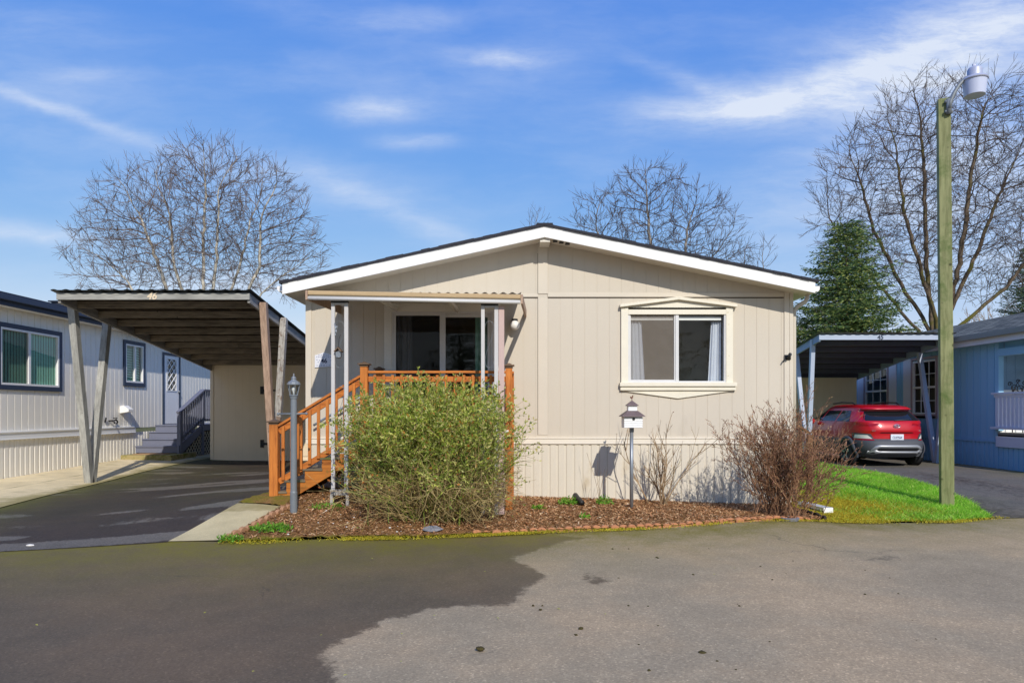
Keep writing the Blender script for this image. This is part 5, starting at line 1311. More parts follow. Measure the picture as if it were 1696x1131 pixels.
for x in np.linspace(-.68, .68, 49):
    ax = abs(x); zi = np.interp(ax, [0, .46, .5, .53, .68], [.40, .40, .41, .44, .385]); zb = np.interp(ax, [0, .45, .56, .68], [.345, .345, .31, .34])
    rows.append([rear(x, zi, .004), rear(x, zi - .003, .02), rear(x, zb, .02), rear(x, zb - .005, .004)])
mb.grid(rows); build(mb, 'skid_trim', 'car_silver', car, smooth=True)
mb = patch([(-.49, .40), (.49, .40), (.49, .485), (-.49, .485)], rear, 20, .006); build(mb, 'bumper_grille', 'car_dark', car, smooth=True)
mb = patch([(-.42, .845), (.42, .845), (.38, .865), (-.38, .865)], rear, 20, .012); build(mb, 'tailgate_lip', 'car_dark', car, smooth=True)
mb = MB(); p = rear(0, .73); y_ = p[1] - .022; mb.box(GX - .16, GX + .16, y_, y_ + .012, GZ + .655, GZ + .815); pt = build(mb, 'number_plate', 'plate_white', car, bevel=.004)
text('CLK9564', 'plate_number', 'plate_ink', pt, .085, Matrix.Translation((GX, y_ - .001, GZ + .732)) @ RX @ Matrix.Diagonal((.72, 1, 1, 1)), .001, 0, .001)
# emblem: oval ring with a slanted H
mb = MB(); ye = rear(0, 1.0)[1] - .014
mb.tube([(GX + .078 * math.cos(a), ye, GZ + 1.015 + .042 * math.sin(a)) for a in np.linspace(0, 2 * math.pi, 25)], .009, 6, False)
mb.bar((GX - .045, ye, GZ + .985), (GX - .02, ye, GZ + 1.045), .016, .012, (0, 1, 0)); mb.bar((GX + .02, ye, GZ + .985), (GX + .045, ye, GZ + 1.045), .016, .012, (0, 1, 0)); mb.bar((GX - .035, ye, GZ + 1.0), (GX + .035, ye, GZ + 1.03), .012, .012, (0, 1, 0)); build(mb, 'emblem', 'chrome', car, smooth=True)
for tx, xx in (('KONA', -.53), ('SEL', .60)):
    p = rear(xx, .90); text(tx, 'lettering', 'chrome', car, .038, Matrix.Translation((GX + xx, p[1] - .008, GZ + .90)) @ RX, .002, 0, .001, 1.1)

# ------------------------------------------------------------------ bare trees (branches grow towards points spread through the crown)
from mathutils.kdtree import KDTree
def rvec(rng): return Vector((rng.gauss(0, 1), rng.gauss(0, 1), rng.gauss(0, 1))).normalized()
def bare_tree(label, d, base_px, stems, lobes, nattr, trunkm, crownm, seed, r0=.0085, seg=.42, twig=(.45, .95), ntw=1.0, up=.22, trunk_r=None, name='bare_tree', depth=.8, expo=2.25):
    """stems: fan of limbs as pixel polylines at depth d; lobes: ellipses of the crown outline (px, py, rx, ry)"""
    rng = random.Random(seed); m = d / F
    base = Vector(((base_px - CX) * m, d, .15)); t_ = thing(name, label, 'tree', tuple(base))
    att = []
    area = [rx * ry for _, _, rx, ry in lobes]
    for _ in range(nattr):
        px, py, rx, ry = rng.choices(lobes, area)[0]
        v = rvec(rng) * (rng.random() ** (1 / 3.)) ** .85
        att.append(Vector(((px + v.x * rx - CX) * m, d + v.y * (rx + ry) / 2 * depth * m, H + (CY - py + v.z * ry) * m)))
    pos, par, dr = [], [], []
    def node(p, pa, dd): pos.append(p); par.append(pa); dr.append(dd); return len(pos) - 1
    for st in stems:
        P_ = [base.copy()] + [Vector(((px - CX) * m, d + yo, H + (CY - py) * m)) for px, py, yo in st]; last = -1
        for a, b in zip(P_, P_[1:]):
            n = max(1, int((b - a).length / seg)); dd = (b - a).normalized()
            for k in range(n):
                q = a.lerp(b, (k + (1 if last >= 0 else 0)) / n) + (rvec(rng) * .05 if last >= 0 else Vector())
                last = node(q, last, dd)
    kids = {}
    for it in range(70):
        kd = KDTree(len(pos))
        for i_, p in enumerate(pos): kd.insert(p, i_)
        kd.balance(); acc = {}; keep = []
        for a in att:
            co, i_, ds = kd.find(a)
            if ds < seg * 1.25: continue
            keep.append(a)
            if ds < 3.6:
                acc[i_] = acc.get(i_, Vector()) + (a - co).normalized()
        att = keep
        if not acc: break
        for i_, v in acc.items():
            if kids.get(i_, 0) > 2: continue
            dd = (v.normalized() + dr[i_] * .45 + Vector((0, 0, up)) + rvec(rng) * .16).normalized()
            q = pos[i_] + dd * seg
            if kd.find(q)[2] < seg * .35: kids[i_] = kids.get(i_, 0) + 1; continue
            node(q, i_, dd); kids[i_] = kids.get(i_, 0) + 1
    n = len(pos); ch = [[] for _ in range(n)]
    for i_ in range(n):
        if par[i_] >= 0: ch[par[i_]].append(i_)
    rad = [0.] * n
    for i_ in range(n - 1, -1, -1):
        rad[i_] = max(r0, sum(rad[c] ** expo for c in ch[i_]) ** (1 / expo) + .0004) if ch[i_] else r0
    for i_ in range(n):      # stem nodes were made first: keep parents at least as thick
        if par[i_] >= 0: rad[i_] = min(rad[i_], rad[par[i_]])
    tr, cr = MB(), MB(); rmx = max(rad)
    starts = [i_ for i_ in range(n) if par[i_] < 0]
    stack = [(i_, None) for i_ in starts]
    while stack:
        i_, pv = stack.pop(); pts, rr = [], []
        if pv is not None: pts.append(pos[pv]); rr.append(min(rad[pv], rad[i_] * 1.05))
        while True:
            pts.append(pos[i_]); rr.append(rad[i_])
            if not ch[i_]: break
            c = sorted(ch[i_], key=lambda k: -rad[k]); stack += [(k, i_) for k in c[1:]]; i_ = c[0]
        if len(pts) > 1:
            big = rr[0] > min(.055, .5 * rmx)
            (tr if big else cr).tube(pts, rr, 7 if big else (4 if rr[0] > .025 else 3), big)
    for i_ in range(n):
        if rad[i_] > .04 or not ch[i_] and False: continue
        k = int(ntw * (1.6 if not ch[i_] else .75) + rng.random())
        for _ in range(k):
            dd = (dr[i_] * 1.0 + rvec(rng) * (.75 if ch[i_] else .45) + Vector((0, 0, .18))).normalized(); L = rng.uniform(*twig); p = pos[i_]; pts = [p]; q_ = dd
            for s_ in range(3):
                q_ = (q_ + rvec(rng) * .16).normalized(); p = p + q_ * (L / 3); pts.append(p)
            cr.tube(pts, [r0 * .95, r0 * .85, r0 * .75, r0 * .55], 3, False)
            for _ in range(2):
                if rng.random() < .6:
                    w = rng.randint(1, 2); e = (q_ + rvec(rng) * .7).normalized(); cr.tube([pts[w], pts[w] + e * L * .22, pts[w] + e * L * .36 + Vector((0, 0, .05))], [r0 * .7, r0 * .6, r0 * .45], 3, False)
    if trunk_r: tr.tube([base - Vector((0, 0, .3)), base + Vector((0, 0, .5)), base + Vector((0, 0, 1.6))], [trunk_r * 1.2, trunk_r, trunk_r * .85], 10)
    build(tr, 'trunk', trunkm, t_, smooth=True); build(cr, 'crown', crownm, t_, smooth=True)
    return t_
bare_tree('wide bare tree with pale grey stems rising behind the weathered carport', 34., 338,
          [[(300, 560, 0), (255, 430, .3), (226, 350, .2)], [(318, 540, .2), (295, 440, -.4), (285, 350, -.3)], [(336, 500, 0), (334, 400, .2), (338, 300, .2)], [(352, 520, -.3), (366, 430, -.5), (368, 330, -.4)], [(362, 520, .3), (392, 430, .5), (408, 360, .6)], [(380, 560, 0), (430, 440, 0), (436, 360, -.2)], [(375, 570, -.4), (450, 480, -.6)], [(290, 580, -.3), (220, 470, -.5)]],
          [(335, 360, 110, 115), (228, 385, 88, 100), (435, 380, 80, 110), (330, 420, 150, 80), (185, 430, 70, 70), (480, 430, 55, 75), (342, 292, 70, 58)], 7500, 'bark_pale', 'twig_pale', 5, r0=.009, seg=.36, ntw=2.3, twig=(.4, 1.05))
bare_tree('bare grey tree with crooked limbs rising behind the middle of the house roof', 38., 1085,
          [[(1060, 560, 0), (1020, 440, .3), (990, 380, .2)], [(1078, 520, 0), (1076, 410, -.2), (1072, 330, 0)], [(1100, 540, -.3), (1130, 430, -.4), (1140, 370, 0)], [(1110, 560, .4), (1180, 430, .5)]],
          [(1075, 350, 85, 75), (1000, 380, 58, 62), (1160, 385, 66, 70), (1070, 420, 130, 60), (1195, 430, 45, 45)], 4200, 'bark_grey', 'twig_grey', 11, r0=.0105, seg=.38, twig=(.35, .95), ntw=2.0)
bare_tree('small bare sapling top showing above the right slope of the house roof', 40., 1245, [[(1240, 520, 0), (1236, 450, .2)], [(1252, 520, 0), (1262, 450, -.2)]], [(1238, 440, 26, 40), (1264, 430, 18, 40)], 400, 'bark_grey', 'twig_grey', 21, r0=.010, ntw=1.3)
bare_tree('thin bare treetop just showing beside the ridge of the house roof', 42., 888, [[(888, 480, 0), (887, 400, .2)]], [(888, 380, 18, 36)], 160, 'bark_grey', 'twig_grey', 23, r0=.010, ntw=1.3)
bare_tree('tall vase shaped bare tree with mossy brown trunks behind the green yard light pole', 38., 1552,
          [[(1548, 560, 0), (1500, 470, .4), (1452, 380, .3), (1425, 290, .2)], [(1550, 555, -.3), (1520, 470, -.6), (1490, 360, -.5), (1478, 260, -.4)], [(1553, 545, .4), (1545, 440, .6), (1540, 300, .5), (1530, 200, .3)], [(1556, 550, -.2), (1580, 440, -.5), (1598, 300, -.5), (1620, 190, -.3)], [(1560, 555, .3), (1620, 430, .4), (1668, 300, .2)], [(1558, 560, -.5), (1650, 480, -.8), (1720, 390, -.6)], [(1540, 565, .2), (1440, 440, .6), (1380, 360, .4)]],
          [(1540, 290, 150, 140), (1450, 320, 100, 120), (1630, 275, 100, 135), (1560, 390, 200, 120), (1400, 370, 58, 70), (1700, 360, 80, 140), (1545, 205, 105, 78), (1655, 192, 72, 72)], 8500, 'bark_brown', 'twig_brown', 8, r0=.0105, seg=.42, twig=(.5, 1.25), trunk_r=.55, ntw=1.8)
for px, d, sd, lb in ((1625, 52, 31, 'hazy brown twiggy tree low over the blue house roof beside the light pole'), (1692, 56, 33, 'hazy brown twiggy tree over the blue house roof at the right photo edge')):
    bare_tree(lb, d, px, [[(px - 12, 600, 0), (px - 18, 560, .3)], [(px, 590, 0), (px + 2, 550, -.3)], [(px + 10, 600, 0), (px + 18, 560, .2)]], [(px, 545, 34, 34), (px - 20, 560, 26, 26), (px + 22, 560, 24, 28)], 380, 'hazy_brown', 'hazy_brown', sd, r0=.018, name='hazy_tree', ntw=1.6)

# ------------------------------------------------------------------ conifers
def conifer(label, base, Ht, Rr, z0, m, seed, dens=1.0):
    rng = random.Random(seed); t_ = thing('conifer_tree', label, 'tree', base); b = Vector(base)
    tk = MB(); tk.tube([b - Vector((0, 0, .2)), b + Vector((0, 0, Ht * .97))], [Ht * .022, .02], 8); build(tk, 'trunk', 'bark_brown', t_, smooth=True)
    mb = MB(); limb = MB(); z = z0
    while z < Ht:
        f = (z - z0) / (Ht - z0); Lm = Rr * (1 - f) ** .6 * (1.0 if f > .1 else .9) + .12
        nb = max(4, int(round((9 - 4 * f) * dens)))
        a0 = rng.uniform(0, 6.28)
        for k in range(nb):
            a = a0 + k * 6.283 / nb + rng.uniform(-.3, .3); L = Lm * rng.uniform(.62, 1.12); q = b + Vector((0, 0, z + rng.uniform(-.1, .1)))
            d = Vector((math.cos(a), math.sin(a), .25 * f + rng.uniform(-.12, .10))); n = max(3, int(L / .28)); pts = [q.copy()]
            for i in range(n):
                s = (i + 1) / n; dz = (-.32 * math.sin(s * 2.4) + .30 * s * s) * (1 - f * .7)
                pts.append(q + Vector((d.x * L * s, d.y * L * s, d.z * L * s + dz * L * .55)))
            limb.tube(pts, [max(.006, .03 * L / Rr * (1 - i / (n + 1))) for i in range(n + 1)], 3, False)
            sd = Vector((-math.sin(a), math.cos(a), 0))
            for i in range(1, n + 1):
                s = i / n; w = (.22 + .5 * L * (1 - s) * .55) * (.4 + .9 * min(1, s * 2.2))
                for sg in (-1, 1):
                    for rep in range(2):
                        wl = w * rng.uniform(.6, 1.15); o = pts[i].lerp(pts[i - 1], rng.random()); e = o + sd * (sg * wl) + Vector((d.x, d.y, 0)) * wl * rng.uniform(.35, .8) + Vector((0, 0, rng.uniform(-.22, .06) * wl))
                        m_ = max(3, int(wl / (.052 if dens > .8 else .12)))
                        for c_ in range(m_):
                            u_ = (c_ + rng.random()) / m_; g_ = o.lerp(e, u_); ln_ = rng.uniform(.10, .19); wd_ = rng.uniform(.014, .028) * (1 if dens > .8 else 2)
                            fd = ((e - o).normalized() + rvec(rng) * .55).normalized(); sd2 = fd.cross(rvec(rng)).normalized() * wd_
                            t1 = g_ + fd * ln_; mm_ = g_ + fd * ln_ * .45
                            mb.add([tuple(g_), tuple(mm_ + sd2), tuple(t1), tuple(mm_ - sd2)], [(0, 1, 2, 3)])
        z += rng.uniform(.15, .23) * (1 if dens > .8 else 1.6)
    build(limb, 'limbs', 'bark_brown', t_); build(mb, 'crown', m, t_); return t_
d = 29.5; conifer('dense dark green conifer rising behind the blue grey carport', ((1402 - CX) * d / F, d, .2), H + (CY - 366) * d / F - .2, 3.5, 1.6, 'needles', 3, 1.55)
d = 44.; conifer('dark blue green conifer cut off by the right photo edge', ((1704 - CX) * d / F, d, .2), H + (CY - 415) * d / F, 2.6, 3.5, 'needles_dark', 4, .9)
d = 30.; conifer('low yellow green conifer between the tan house corner and the blue grey carport', ((1322 - CX) * d / F, d, .2), 5.3, 1.5, 1.0, 'needles', 9, 1.1)

# evergreens across the street (behind the viewer, they show in the window glass)
d0 = conifer('tall evergreen in the row across the street facing the tan house', (-27, -21, .0), 12.5, 3.6, .6, 'needles_dark', 15, .5); d0['group'] = 'evergreens across the street'
for i in range(1, 10):
    o = dup(d0); o.location = (-27 + i * 6 + random.Random(i).uniform(-1, 1), -21 - random.Random(i + 50).uniform(0, 4), 0); o.rotation_euler = (0, 0, i * 1.3); k = random.Random(i + 9).uniform(.8, 1.15); o.scale = (k, k, k)
# ------------------------------------------------------------------ shrubs
def leaf(mb, p, d, rng, L, w):
    sd = d.cross(rvec(rng))
    if sd.length < .01: return
    sd = sd.normalized() * w; m_ = p + d * (L * .45); u_ = d.cross(sd).normalized() * (w * .35)
    mb.add([tuple(p), tuple(m_ + sd + u_), tuple(p + d * L), tuple(m_ - sd + u_)], [(0, 1, 2), (0, 2, 3)])
bx, by = -1.06, 9.25; bz = hz(bx, by)
bu = thing('leafy_bush', 'large unpruned leafy bush with arching green stems in front of the cedar porch', 'bush', (bx, by, bz))
rng = random.Random(12); st, gs, lf, lo = MB(), MB(), MB(), MB()
ef = 1.0
def benv(x, z):
    """half width limits of the bush at height z (metres above its foot)"""
    lo_ = np.interp(z, [0, .15, .4, .8, 1.3, 1.6, 1.9, 2.1], [-.62, -.95, -1.2, -1.26, -1.16, -.9, -.72, -.3])
    hi_ = np.interp(z, [0, .15, .4, .8, 1.3, 1.6, 1.9, 2.1], [.6, .9, 1.12, 1.22, 1.2, 1.0, .8, .3])
    return lo_ * .9 * ef < x < hi_ * .85 * ef
def sprig(p, d, L, r, lev, green):
    global ef
    zl = rng.triangular(1.3, 2.22, 1.8); ef = rng.triangular(.75, 1.2, 1.0)
    n = max(3, int(L / .09)); pts = [p.copy()]; ds = [d.copy()]
    for i in range(n):
        d = (d + rvec(rng) * (.17 if lev else .11) + Vector((0, 0, -.06 if lev == 0 and not green else (-.02 if lev == 0 else .03)))).normalized(); p = p + d * (L / n)
        if p.z < bz + .03: p.z = bz + .03
        if abs(p.y - by) > .85: p.y = by + math.copysign(.85, p.y - by)
        if p.y > 9.9: p.y = 9.9
        if p.z > bz + zl: break
        if i > 2 and not benv(p.x - bx, p.z - bz) and rng.random() < .85: break
        pts.append(p.copy()); ds.append(d.copy())
    if len(pts) < 3: return
    (gs if green else st).tube(pts, [max(.0018, r * (1 - .75 * i / len(pts))) for i in range(len(pts))], 3, False)
    for i in range(1, len(pts)):
        hgt = pts[i].z - bz
        if lev < 2 and rng.random() < (.62 if lev == 0 else .42):
            ax = ds[i].cross(rvec(rng)).normalized(); nd = Matrix.Rotation(R(rng.uniform(25, 65)), 3, ax) @ ds[i]
            sprig(pts[i], nd, (L * .32 if lev == 0 else L * .5) * rng.uniform(.5, 1.2), r * .5, lev + 1, hgt > .55 and rng.random() < .65)
        pl_ = np.interp(hgt, [0, .45, .85, 1.2, 2], [.0, .12, .5, 2.1, 2.9]) * (1.2 if lev else .8)
        k = int(pl_ + rng.random())
        for _ in range(k):
            q = pts[i].lerp(pts[i - 1], rng.random()); dd = (ds[i] * .6 + rvec(rng) * .8 + Vector((0, 0, .25))).normalized()
            leaf(lo if (rng.random() < .05 or (hgt < .75 and q.x - bx < -.6 and rng.random() < .4)) else lf, q, dd, rng, rng.uniform(.032, .068), rng.uniform(.007, .014))
for i in range(200):
    a = rng.uniform(0, 6.283); rr_ = abs(rng.gauss(0, .22)); p = Vector((bx + rr_ * math.cos(a) * 1.3, by + rr_ * math.sin(a) * .9, bz))
    lean = rng.uniform(.05, 1.75) ** .9; d = Vector((math.cos(a) * lean, math.sin(a) * lean * .75, 1)).normalized()
    sprig(p, d, rng.uniform(1.1, 2.1) * (1 - .1 * lean), rng.uniform(.005, .010), 0, rng.random() < .45)
for i in range(85):    # upright leafy shoots that carry the crown
    a = rng.uniform(0, 6.283); rr_ = abs(rng.gauss(0, .3)); lean = rng.uniform(0, .36)
    sprig(Vector((bx + rr_ * math.cos(a) * 1.5, by + rr_ * math.sin(a) * .8, bz)), Vector((math.cos(a) * lean, math.sin(a) * lean * .6, 1)).normalized(), rng.uniform(1.7, 2.2), rng.uniform(.005, .008), 0, True)
for i in range(16):   # low sprawling canes and the right hand wisps
    a = rng.uniform(-.5, .5) if i % 2 else rng.uniform(0, 6.28)
    sprig(Vector((bx + .2 * math.cos(a), by + .2 * math.sin(a), bz + .1)), Vector((math.cos(a), math.sin(a) * .4, rng.uniform(.35, .9))).normalized(), rng.uniform(1.2, 1.6), .005, 0, False)
sprig(Vector((bx + .15, by, bz + 1.6)), Vector((.12, -.1, 1)), .42, .005, 1, True)
for i in range(320):   # short tangled dead twigs low in the bush
    a = rng.uniform(0, 6.283); rr_ = math.sqrt(rng.random()); z_ = rng.uniform(.05, .95); p = Vector((bx + rr_ * math.cos(a) * np.interp(z_, [0, .5, 1], [.7, 1.1, 1.0]), by + rr_ * math.sin(a) * .7, bz + z_)); d_ = Vector((math.cos(a) * .8, math.sin(a) * .5, rng.uniform(-.3, .8))).normalized(); pts = [p]
    for k in range(4): d_ = (d_ + rvec(rng) * .35).normalized(); p = p + d_ * rng.uniform(.05, .12); pts.append(p)
    if min(q.z for q in pts) > bz: st.tube(pts, [.004, .0035, .003, .0024, .0016], 3, False)
build(st, 'brown_stems', 'bush_stem', bu); build(gs, 'green_stems', mat('green_stem', S(128, 142, 60, .85), .6, .2, 6), bu); build(lf, 'foliage', 'leaf_bush', bu); build(lo, 'orange_leaves', 'leaf_orange', bu)

def twig_shrub(nm, label, x, y, nst, hgt, spread, stem_m, bud_m, seed, forks, buds, r0, skew=0, ymax=11.2, wob=.13, up=.03, fl=(.25, .5), bw=.12):
    z0 = hz(x, y); t_ = thing(nm, label, 'shrub', (x, y, z0)); rg = random.Random(seed); sm, bm = MB(), MB()
    def go(p, d, L, r, lev):
        n = max(3, int(L / .1)); pts = [p.copy()]; ds = [d.copy()]
        for i in range(n):
            d = (d + rvec(rg) * wob + Vector((0, 0, up))).normalized(); p = p + d * (L / n)
            if p.y > ymax: p.y = ymax
            pts.append(p.copy()); ds.append(d.copy())
        sm.tube(pts, [max(.0022, r * (1 - .7 * i / len(pts))) for i in range(len(pts))], 4 if lev == 0 else 3, False)
        if lev < 2:
            for k in range(forks[lev]):
                i = rg.randint(max(1, int(n * .25)), n); ax = ds[i].cross(rvec(rg)).normalized()
                go(pts[i], Matrix.Rotation(R(rg.uniform(15, 42)), 3, ax) @ ds[i], L * rg.uniform(*fl), r * .55, lev + 1)
        if lev > 0:
            for i in range(1, len(pts)):
                for _ in range(int(buds + rg.random())):
                    leaf(bm, pts[i], (ds[i] + rvec(rg) * .7).normalized(), rg, rg.uniform(.012, .03), rg.uniform(.004, .009))
    for i in range(nst):
        a = rg.uniform(0, 6.283); l_ = math.sqrt(rg.random()) * spread
        go(Vector((x + bw * rg.gauss(0, .7), y + bw * .8 * rg.gauss(0, .7), z0 - .02)), Vector((math.cos(a) * l_ + skew, math.sin(a) * l_ * .8, 1)).normalized(), hgt * rg.uniform(.6, 1.0), r0 * rg.uniform(.7, 1.2), 0)
    build(sm, 'stems', stem_m, t_); build(bm, 'buds', bud_m, t_)
twig_shrub('twiggy_shrub', 'big rounded leafless shrub with reddish twigs at the right corner of the tan house', 3.86, 9.86, 125, 1.5, .72, 'twig_red', 'bud', 5, (8, 5), .9, .0064, .05, wob=.17, fl=(.14, .36), bw=.22)
twig_shrub('bare_shrub', 'small open bare shrub between the birdhouse and the twiggy shrub', 2.36, 10.75, 10, 1.25, .95, 'shrub_stem', 'bud', 9, (6, 3), .15, .012, up=.09, fl=(.2, .5))
twig_shrub('sparse_seedling', 'few upright bare twigs with green base between black pipe and birdhouse pole', 1.47, 10.75, 4, .95, .42, 'shrub_stem', 'bud', 4, (1, 0), .1, .005)
def weed(nm, label, x, y, n, h, w, m, seed, Lr=(.03, .06)):
    z0 = hz(x, y); rg = random.Random(seed); mb = MB()
    for i in range(n):
        a = rg.uniform(0, 6.28); rr_ = math.sqrt(rg.random()) * w; p = Vector((x + rr_ * math.cos(a), y + rr_ * .6 * math.sin(a), z0 + .03 + h * rg.random() * (1 - (rr_ / w) ** 2 * .7)))
        leaf(mb, p, (rvec(rg) + Vector((0, 0, .7))).normalized(), rg, rg.uniform(*Lr), rg.uniform(.006, .012))
    for i in range(max(4, n // 12)):
        a = rg.uniform(0, 6.28); mb.tube([(x, y, z0), (x + w * .7 * math.cos(a), y + w * .4 * math.sin(a), z0 + h * .9)], [.003, .0015], 3, False)
    return tag(build(mb, nm, m), label, 'plant')
weed('leafy_weed', 'bright green clump beside the black drain pipe', .88, 10.55, 260, .13, .17, 'leaf_fresh', 1)
weed('leafy_weed', 'green clump at the foot of the sparse seedling twigs', 1.44, 10.62, 170, .14, .13, 'leaf_fresh', 2)
weed('leafy_weed', 'spreading bright green weed inside the left corner of the mulch bed', -3.0, 8.52, 420, .09, .26, 'leaf_fresh', 3, (.03, .07))
weed('leafy_weed', 'smallest green sprout alone in mulch in front of the birdhouse pole', 1.0, 9.5, 60, .06, .08, 'leaf_fresh', 4)
weed('leafy_weed', 'small green sprout in mulch between leafy bush and bright clump', .38, 10.1, 90, .07, .10, 'leaf_fresh', 5)
weed('leafy_weed', 'grassy tuft at the road end of the left brick edging', -3.38, 8.18, 160, .06, .16, 'leaf_fresh', 6)
weed('leafy_weed', 'green weeds at the foot of the stairs behind the lamp post', -2.55, 9.4, 140, .07, .25, 'leaf_fresh', 7)
mb = MB(); z0 = hz(1.03, 10.5); P_ = [(1.0, 10.78, z0 + .15), (1.02, 10.6, z0 + .12), (1.07, 10.42, z0 + .075)]; mb.tube(P_, .042, 14, False); mb.tube([P_[2], P_[1], P_[0]], .036, 14, True)
tag(build(mb, 'drain_pipe', 'black_pipe', smooth=True), 'short black drain pipe lying in the mulch beside the green clump', 'pipe')
mb = MB(); a_, b_ = Vector((4.74, 11.25, .09)), Vector((4.86, 10.5, .06)); sdv = Vector((.07, .01, 0))
rows = []
for i in range(9):
    s = i / 8; c_ = a_.lerp(b_, s) ; c_.z = hz(c_.x, c_.y) + .025; k = .75 + .35 * s
    rows.append([tuple(c_ - sdv * k + Vector((0, 0, .075))), tuple(c_ - sdv * k * .82 + Vector((0, 0, .075))), tuple(c_ - sdv * k * .8 + Vector((0, 0, .02))), tuple(c_ + sdv * k * .8 + Vector((0, 0, .02))), tuple(c_ + sdv * k * .82 + Vector((0, 0, .075))), tuple(c_ + sdv * k + Vector((0, 0, .075))), tuple(c_ + sdv * k * 1.0), tuple(c_ - sdv * k * 1.0)])
mb.grid(rows); c_ = b_.copy(); c_.z = hz(c_.x, c_.y) + .025; mb.bar(c_ - sdv * 1.1 + Vector((0, 0, .035)), c_ + sdv * 1.1 + Vector((0, 0, .035)), .018, .08)
tag(build(mb, 'splash_block', 'birdhouse_white', smooth=False), 'white downspout splash block on the moss at the right house corner', 'splash block')
sb = MB(); sb.lathe(0, 0, [(.001, 0), (.17, .0), (.15, .03), (.06, .045), (.001, .046)], 9)
for i in range(len(sb.v)): x, y, z = sb.v[i]; sb.v[i] = (-1.0 + x * .8, 8.62 + y * .5, hz(-1, 8.62) + .04 + z + .012 * math.sin(i * 2.3))
tag(build(sb, 'flat_stone', 'grey_stone'), 'flat grey stone under the front of the leafy bush', 'stone')
sb = MB(); sb.lathe(3.9, 9.62, [(.13, hz(3.9, 9.6) + .0), (.14, hz(3.9, 9.6) + .04), (.11, hz(3.9, 9.6) + .045), (.10, hz(3.9, 9.6) + .02)], 14)
tag(build(sb, 'planter_rim', 'grey_stone'), 'grey ring stone at the foot of the reddish twiggy shrub', 'stone')

# ------------------------------------------------------------------ scalloped edging
def scallop(mb, w, h, th):
    pts = [(-w / 2, -.08), (w / 2, -.08)] + [(w / 2 * math.cos(a), h * .45 + h * .55 * math.sin(a)) for a in np.linspace(0, math.pi, 9)]
    mb.extr([(x, -th / 2, z) for x, z in pts], (0, th, 0)); return mb
def edging(name, label, cat, group, m, line, pitch, h, th, seed, zoff=0):
    rg = random.Random(seed); P_ = np.array(line); L = np.r_[0, np.cumsum(np.hypot(*np.diff(P_, axis=0).T))]; n = int(L[-1] / pitch); proto = None
    for i in range(n):
        s = (i + .5) * pitch; x, y = np.interp(s, L, P_[:, 0]), np.interp(s, L, P_[:, 1]); x2, y2 = np.interp(s + .03, L, P_[:, 0]), np.interp(s + .03, L, P_[:, 1])
        o = tag(build(scallop(MB(), pitch * .98, h, th), name, m, base=(0, 0, 0), bevel=.006), label, cat, group) if proto is None else dup(proto)
        proto = proto or o
        o.location = (x + rg.uniform(-.008, .008), y + rg.uniform(-.012, .012), hz(x, y) + rg.uniform(-.012, .006) + zoff)
        o.rotation_euler = (rg.uniform(-.12, .12), rg.uniform(-.07, .07), math.atan2(y2 - y, x2 - x) + rg.uniform(-.08, .08))
front = [(x, edge(x) + .04) for x in np.linspace(-.5, 4.36, 60)]
edging('edging_scallop', 'rounded terracotta scallop in the edging row between mulch bed and road', 'edging brick', 'terracotta scallops along the front of the mulch bed', 'terracotta', front, .122, .066, .055, 1, -.008)
edging('edging_scallop', 'worn terracotta scallop in the slanting edging row beside the concrete pad', 'edging brick', 'terracotta scallops beside the concrete pad', 'terracotta_left', [(-3.46, 8.22), (-3.3, 8.6), (-3.16, 9.05), (-3.03, 9.44)], .115, .08, .05, 2, .01)
edging('edging_scallop', 'dark scallop in the short edging row at the right end of the mulch bed', 'edging brick', 'dark scallops at the right end of the mulch bed', 'scallop_black', [(4.5, 9.78), (4.5, 10.1), (4.45, 10.6)], .13, .08, .04, 3)

# ------------------------------------------------------------------ litter on the road
rg = random.Random(77)
def clump(r, seed):
    mb = MB(); mb.sphere((0, 0, r * .35), r, 9, 6, (1, .8, .55)); q = random.Random(seed)
    mb.v = [(x * q.uniform(.75, 1.25), y * q.uniform(.75, 1.25), max(0, z * q.uniform(.8, 1.25))) for x, y, z in mb.v]; return mb
def road_at(px, py): x, y, z = at(px, py, F * H / (py - CY)); return x, y
big = [(795, 1076, .028), (1163, 1083, .026), (962, 1042, .02), (954, 1052, .013), (895, 1010, .013), (883, 1003, .012), (898, 1003, .009)]
labs = ['largest dark moss clump on the dry asphalt, below the wet patch', 'dark moss clump on the dry asphalt near the bottom photo edge right of centre', 'olive moss clump on the dry asphalt below the wet patch tip', 'tiny dark clod just below the olive moss clump', 'tiny dark clod just under the tip of the wet patch', 'flattened small dirt crumb under the tip of the wet patch', 'tiniest dirt crumb right of the wet patch tip']
for (px, py, r), lb in zip(big, labs):
    x, y = road_at(px, py); o = build(clump(r, px), 'moss_clump', 'moss_clump', base=(0, 0, 0), smooth=True); o.location = (x, y, .0); tag(o, lb, 'moss clump')
proto = None
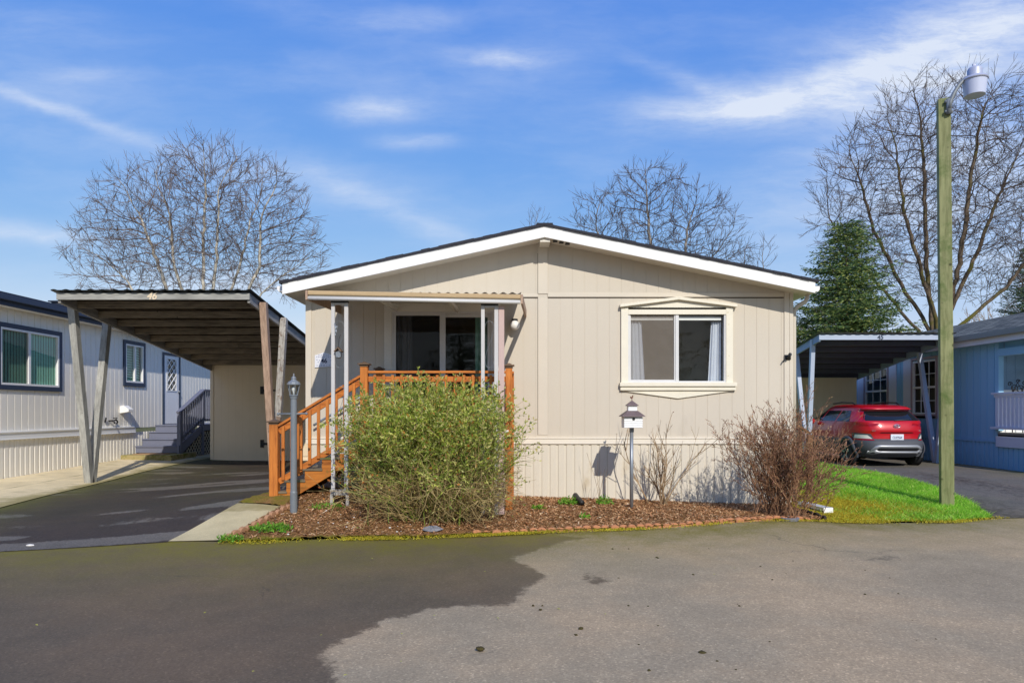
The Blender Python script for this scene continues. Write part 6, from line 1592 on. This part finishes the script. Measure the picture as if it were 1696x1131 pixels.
for i in range(46):
    px = rg.uniform(1010, 1560); py = rg.uniform(905, 1115) if i % 3 else rg.uniform(905, 960); x, y = road_at(px, py)
    if proto is None: proto = tag(build(clump(.011, 5), 'moss_crumb', 'moss_clump', base=(0, 0, 0), smooth=True), 'small dark moss crumb scattered on the dry right half of the asphalt road', 'moss crumb', 'moss crumbs scattered on the dry road'); o = proto
    else: o = dup(proto)
    k = rg.uniform(.5, 1.5); o.location = (x, y, .001); o.scale = (k, k, k); o.rotation_euler = (0, 0, rg.uniform(0, 6.28))
proto = None
for i in range(34):
    px = rg.uniform(20, 1690); py = rg.uniform(905, 1125); x, y = road_at(px, py); mb = MB(); mb.add([(-.018, 0, .002), (0, -.009, .006), (.02, 0, .003), (0, .009, .007)], [(0, 1, 2), (0, 2, 3)])
    if proto is None: proto = tag(build(mb, 'fallen_leaf', 'leaf_litter', base=(0, 0, 0)), 'small yellowish leaf scrap lying on the asphalt road', 'leaf', 'leaf scraps scattered on the road'); o = proto
    else: o = dup(proto)
    k = rg.uniform(.35, 1.0); o.location = (x, y, .004); o.scale = (k, k, k); o.rotation_euler = (0, 0, rg.uniform(0, 6.28))
proto = None
for i in range(26):
    x = rg.uniform(-3.1, -1.0); y = rg.uniform(edge(x) + .1, 9.3); mb = MB(); mb.lathe(0, 0, [(.001, -.005), (.012, .0), (.012, .008), (.003, .013)], 7)
    if proto is None: proto = tag(build(mb, 'pale_pebble', 'pale_stone', base=(0, 0, 0), smooth=True), 'small pale pebble lying on the mulch left of the leafy bush', 'pebble', 'pale pebbles on the mulch'); o = proto
    else: o = dup(proto)
    k = rg.uniform(.5, 1.2); o.location = (x, y, hz(x, y) + .04); o.scale = (k * 1.3, k, k); o.rotation_euler = (0, 0, rg.uniform(0, 6.28))
mb = MB(); mb.lathe(0, 0, [(.001, 0), (.04, .0), (.035, .012), (.01, .018)], 7); x, y = at(50, 895, 8.0)[:2]; o = build(mb, 'white_stone', 'pale_stone', base=(0, 0, 0)); o.location = (x, y, hz(x, y) + .012); o.scale = (1.2, .7, 1); tag(o, 'flat white stone lying on the left driveway', 'stone')
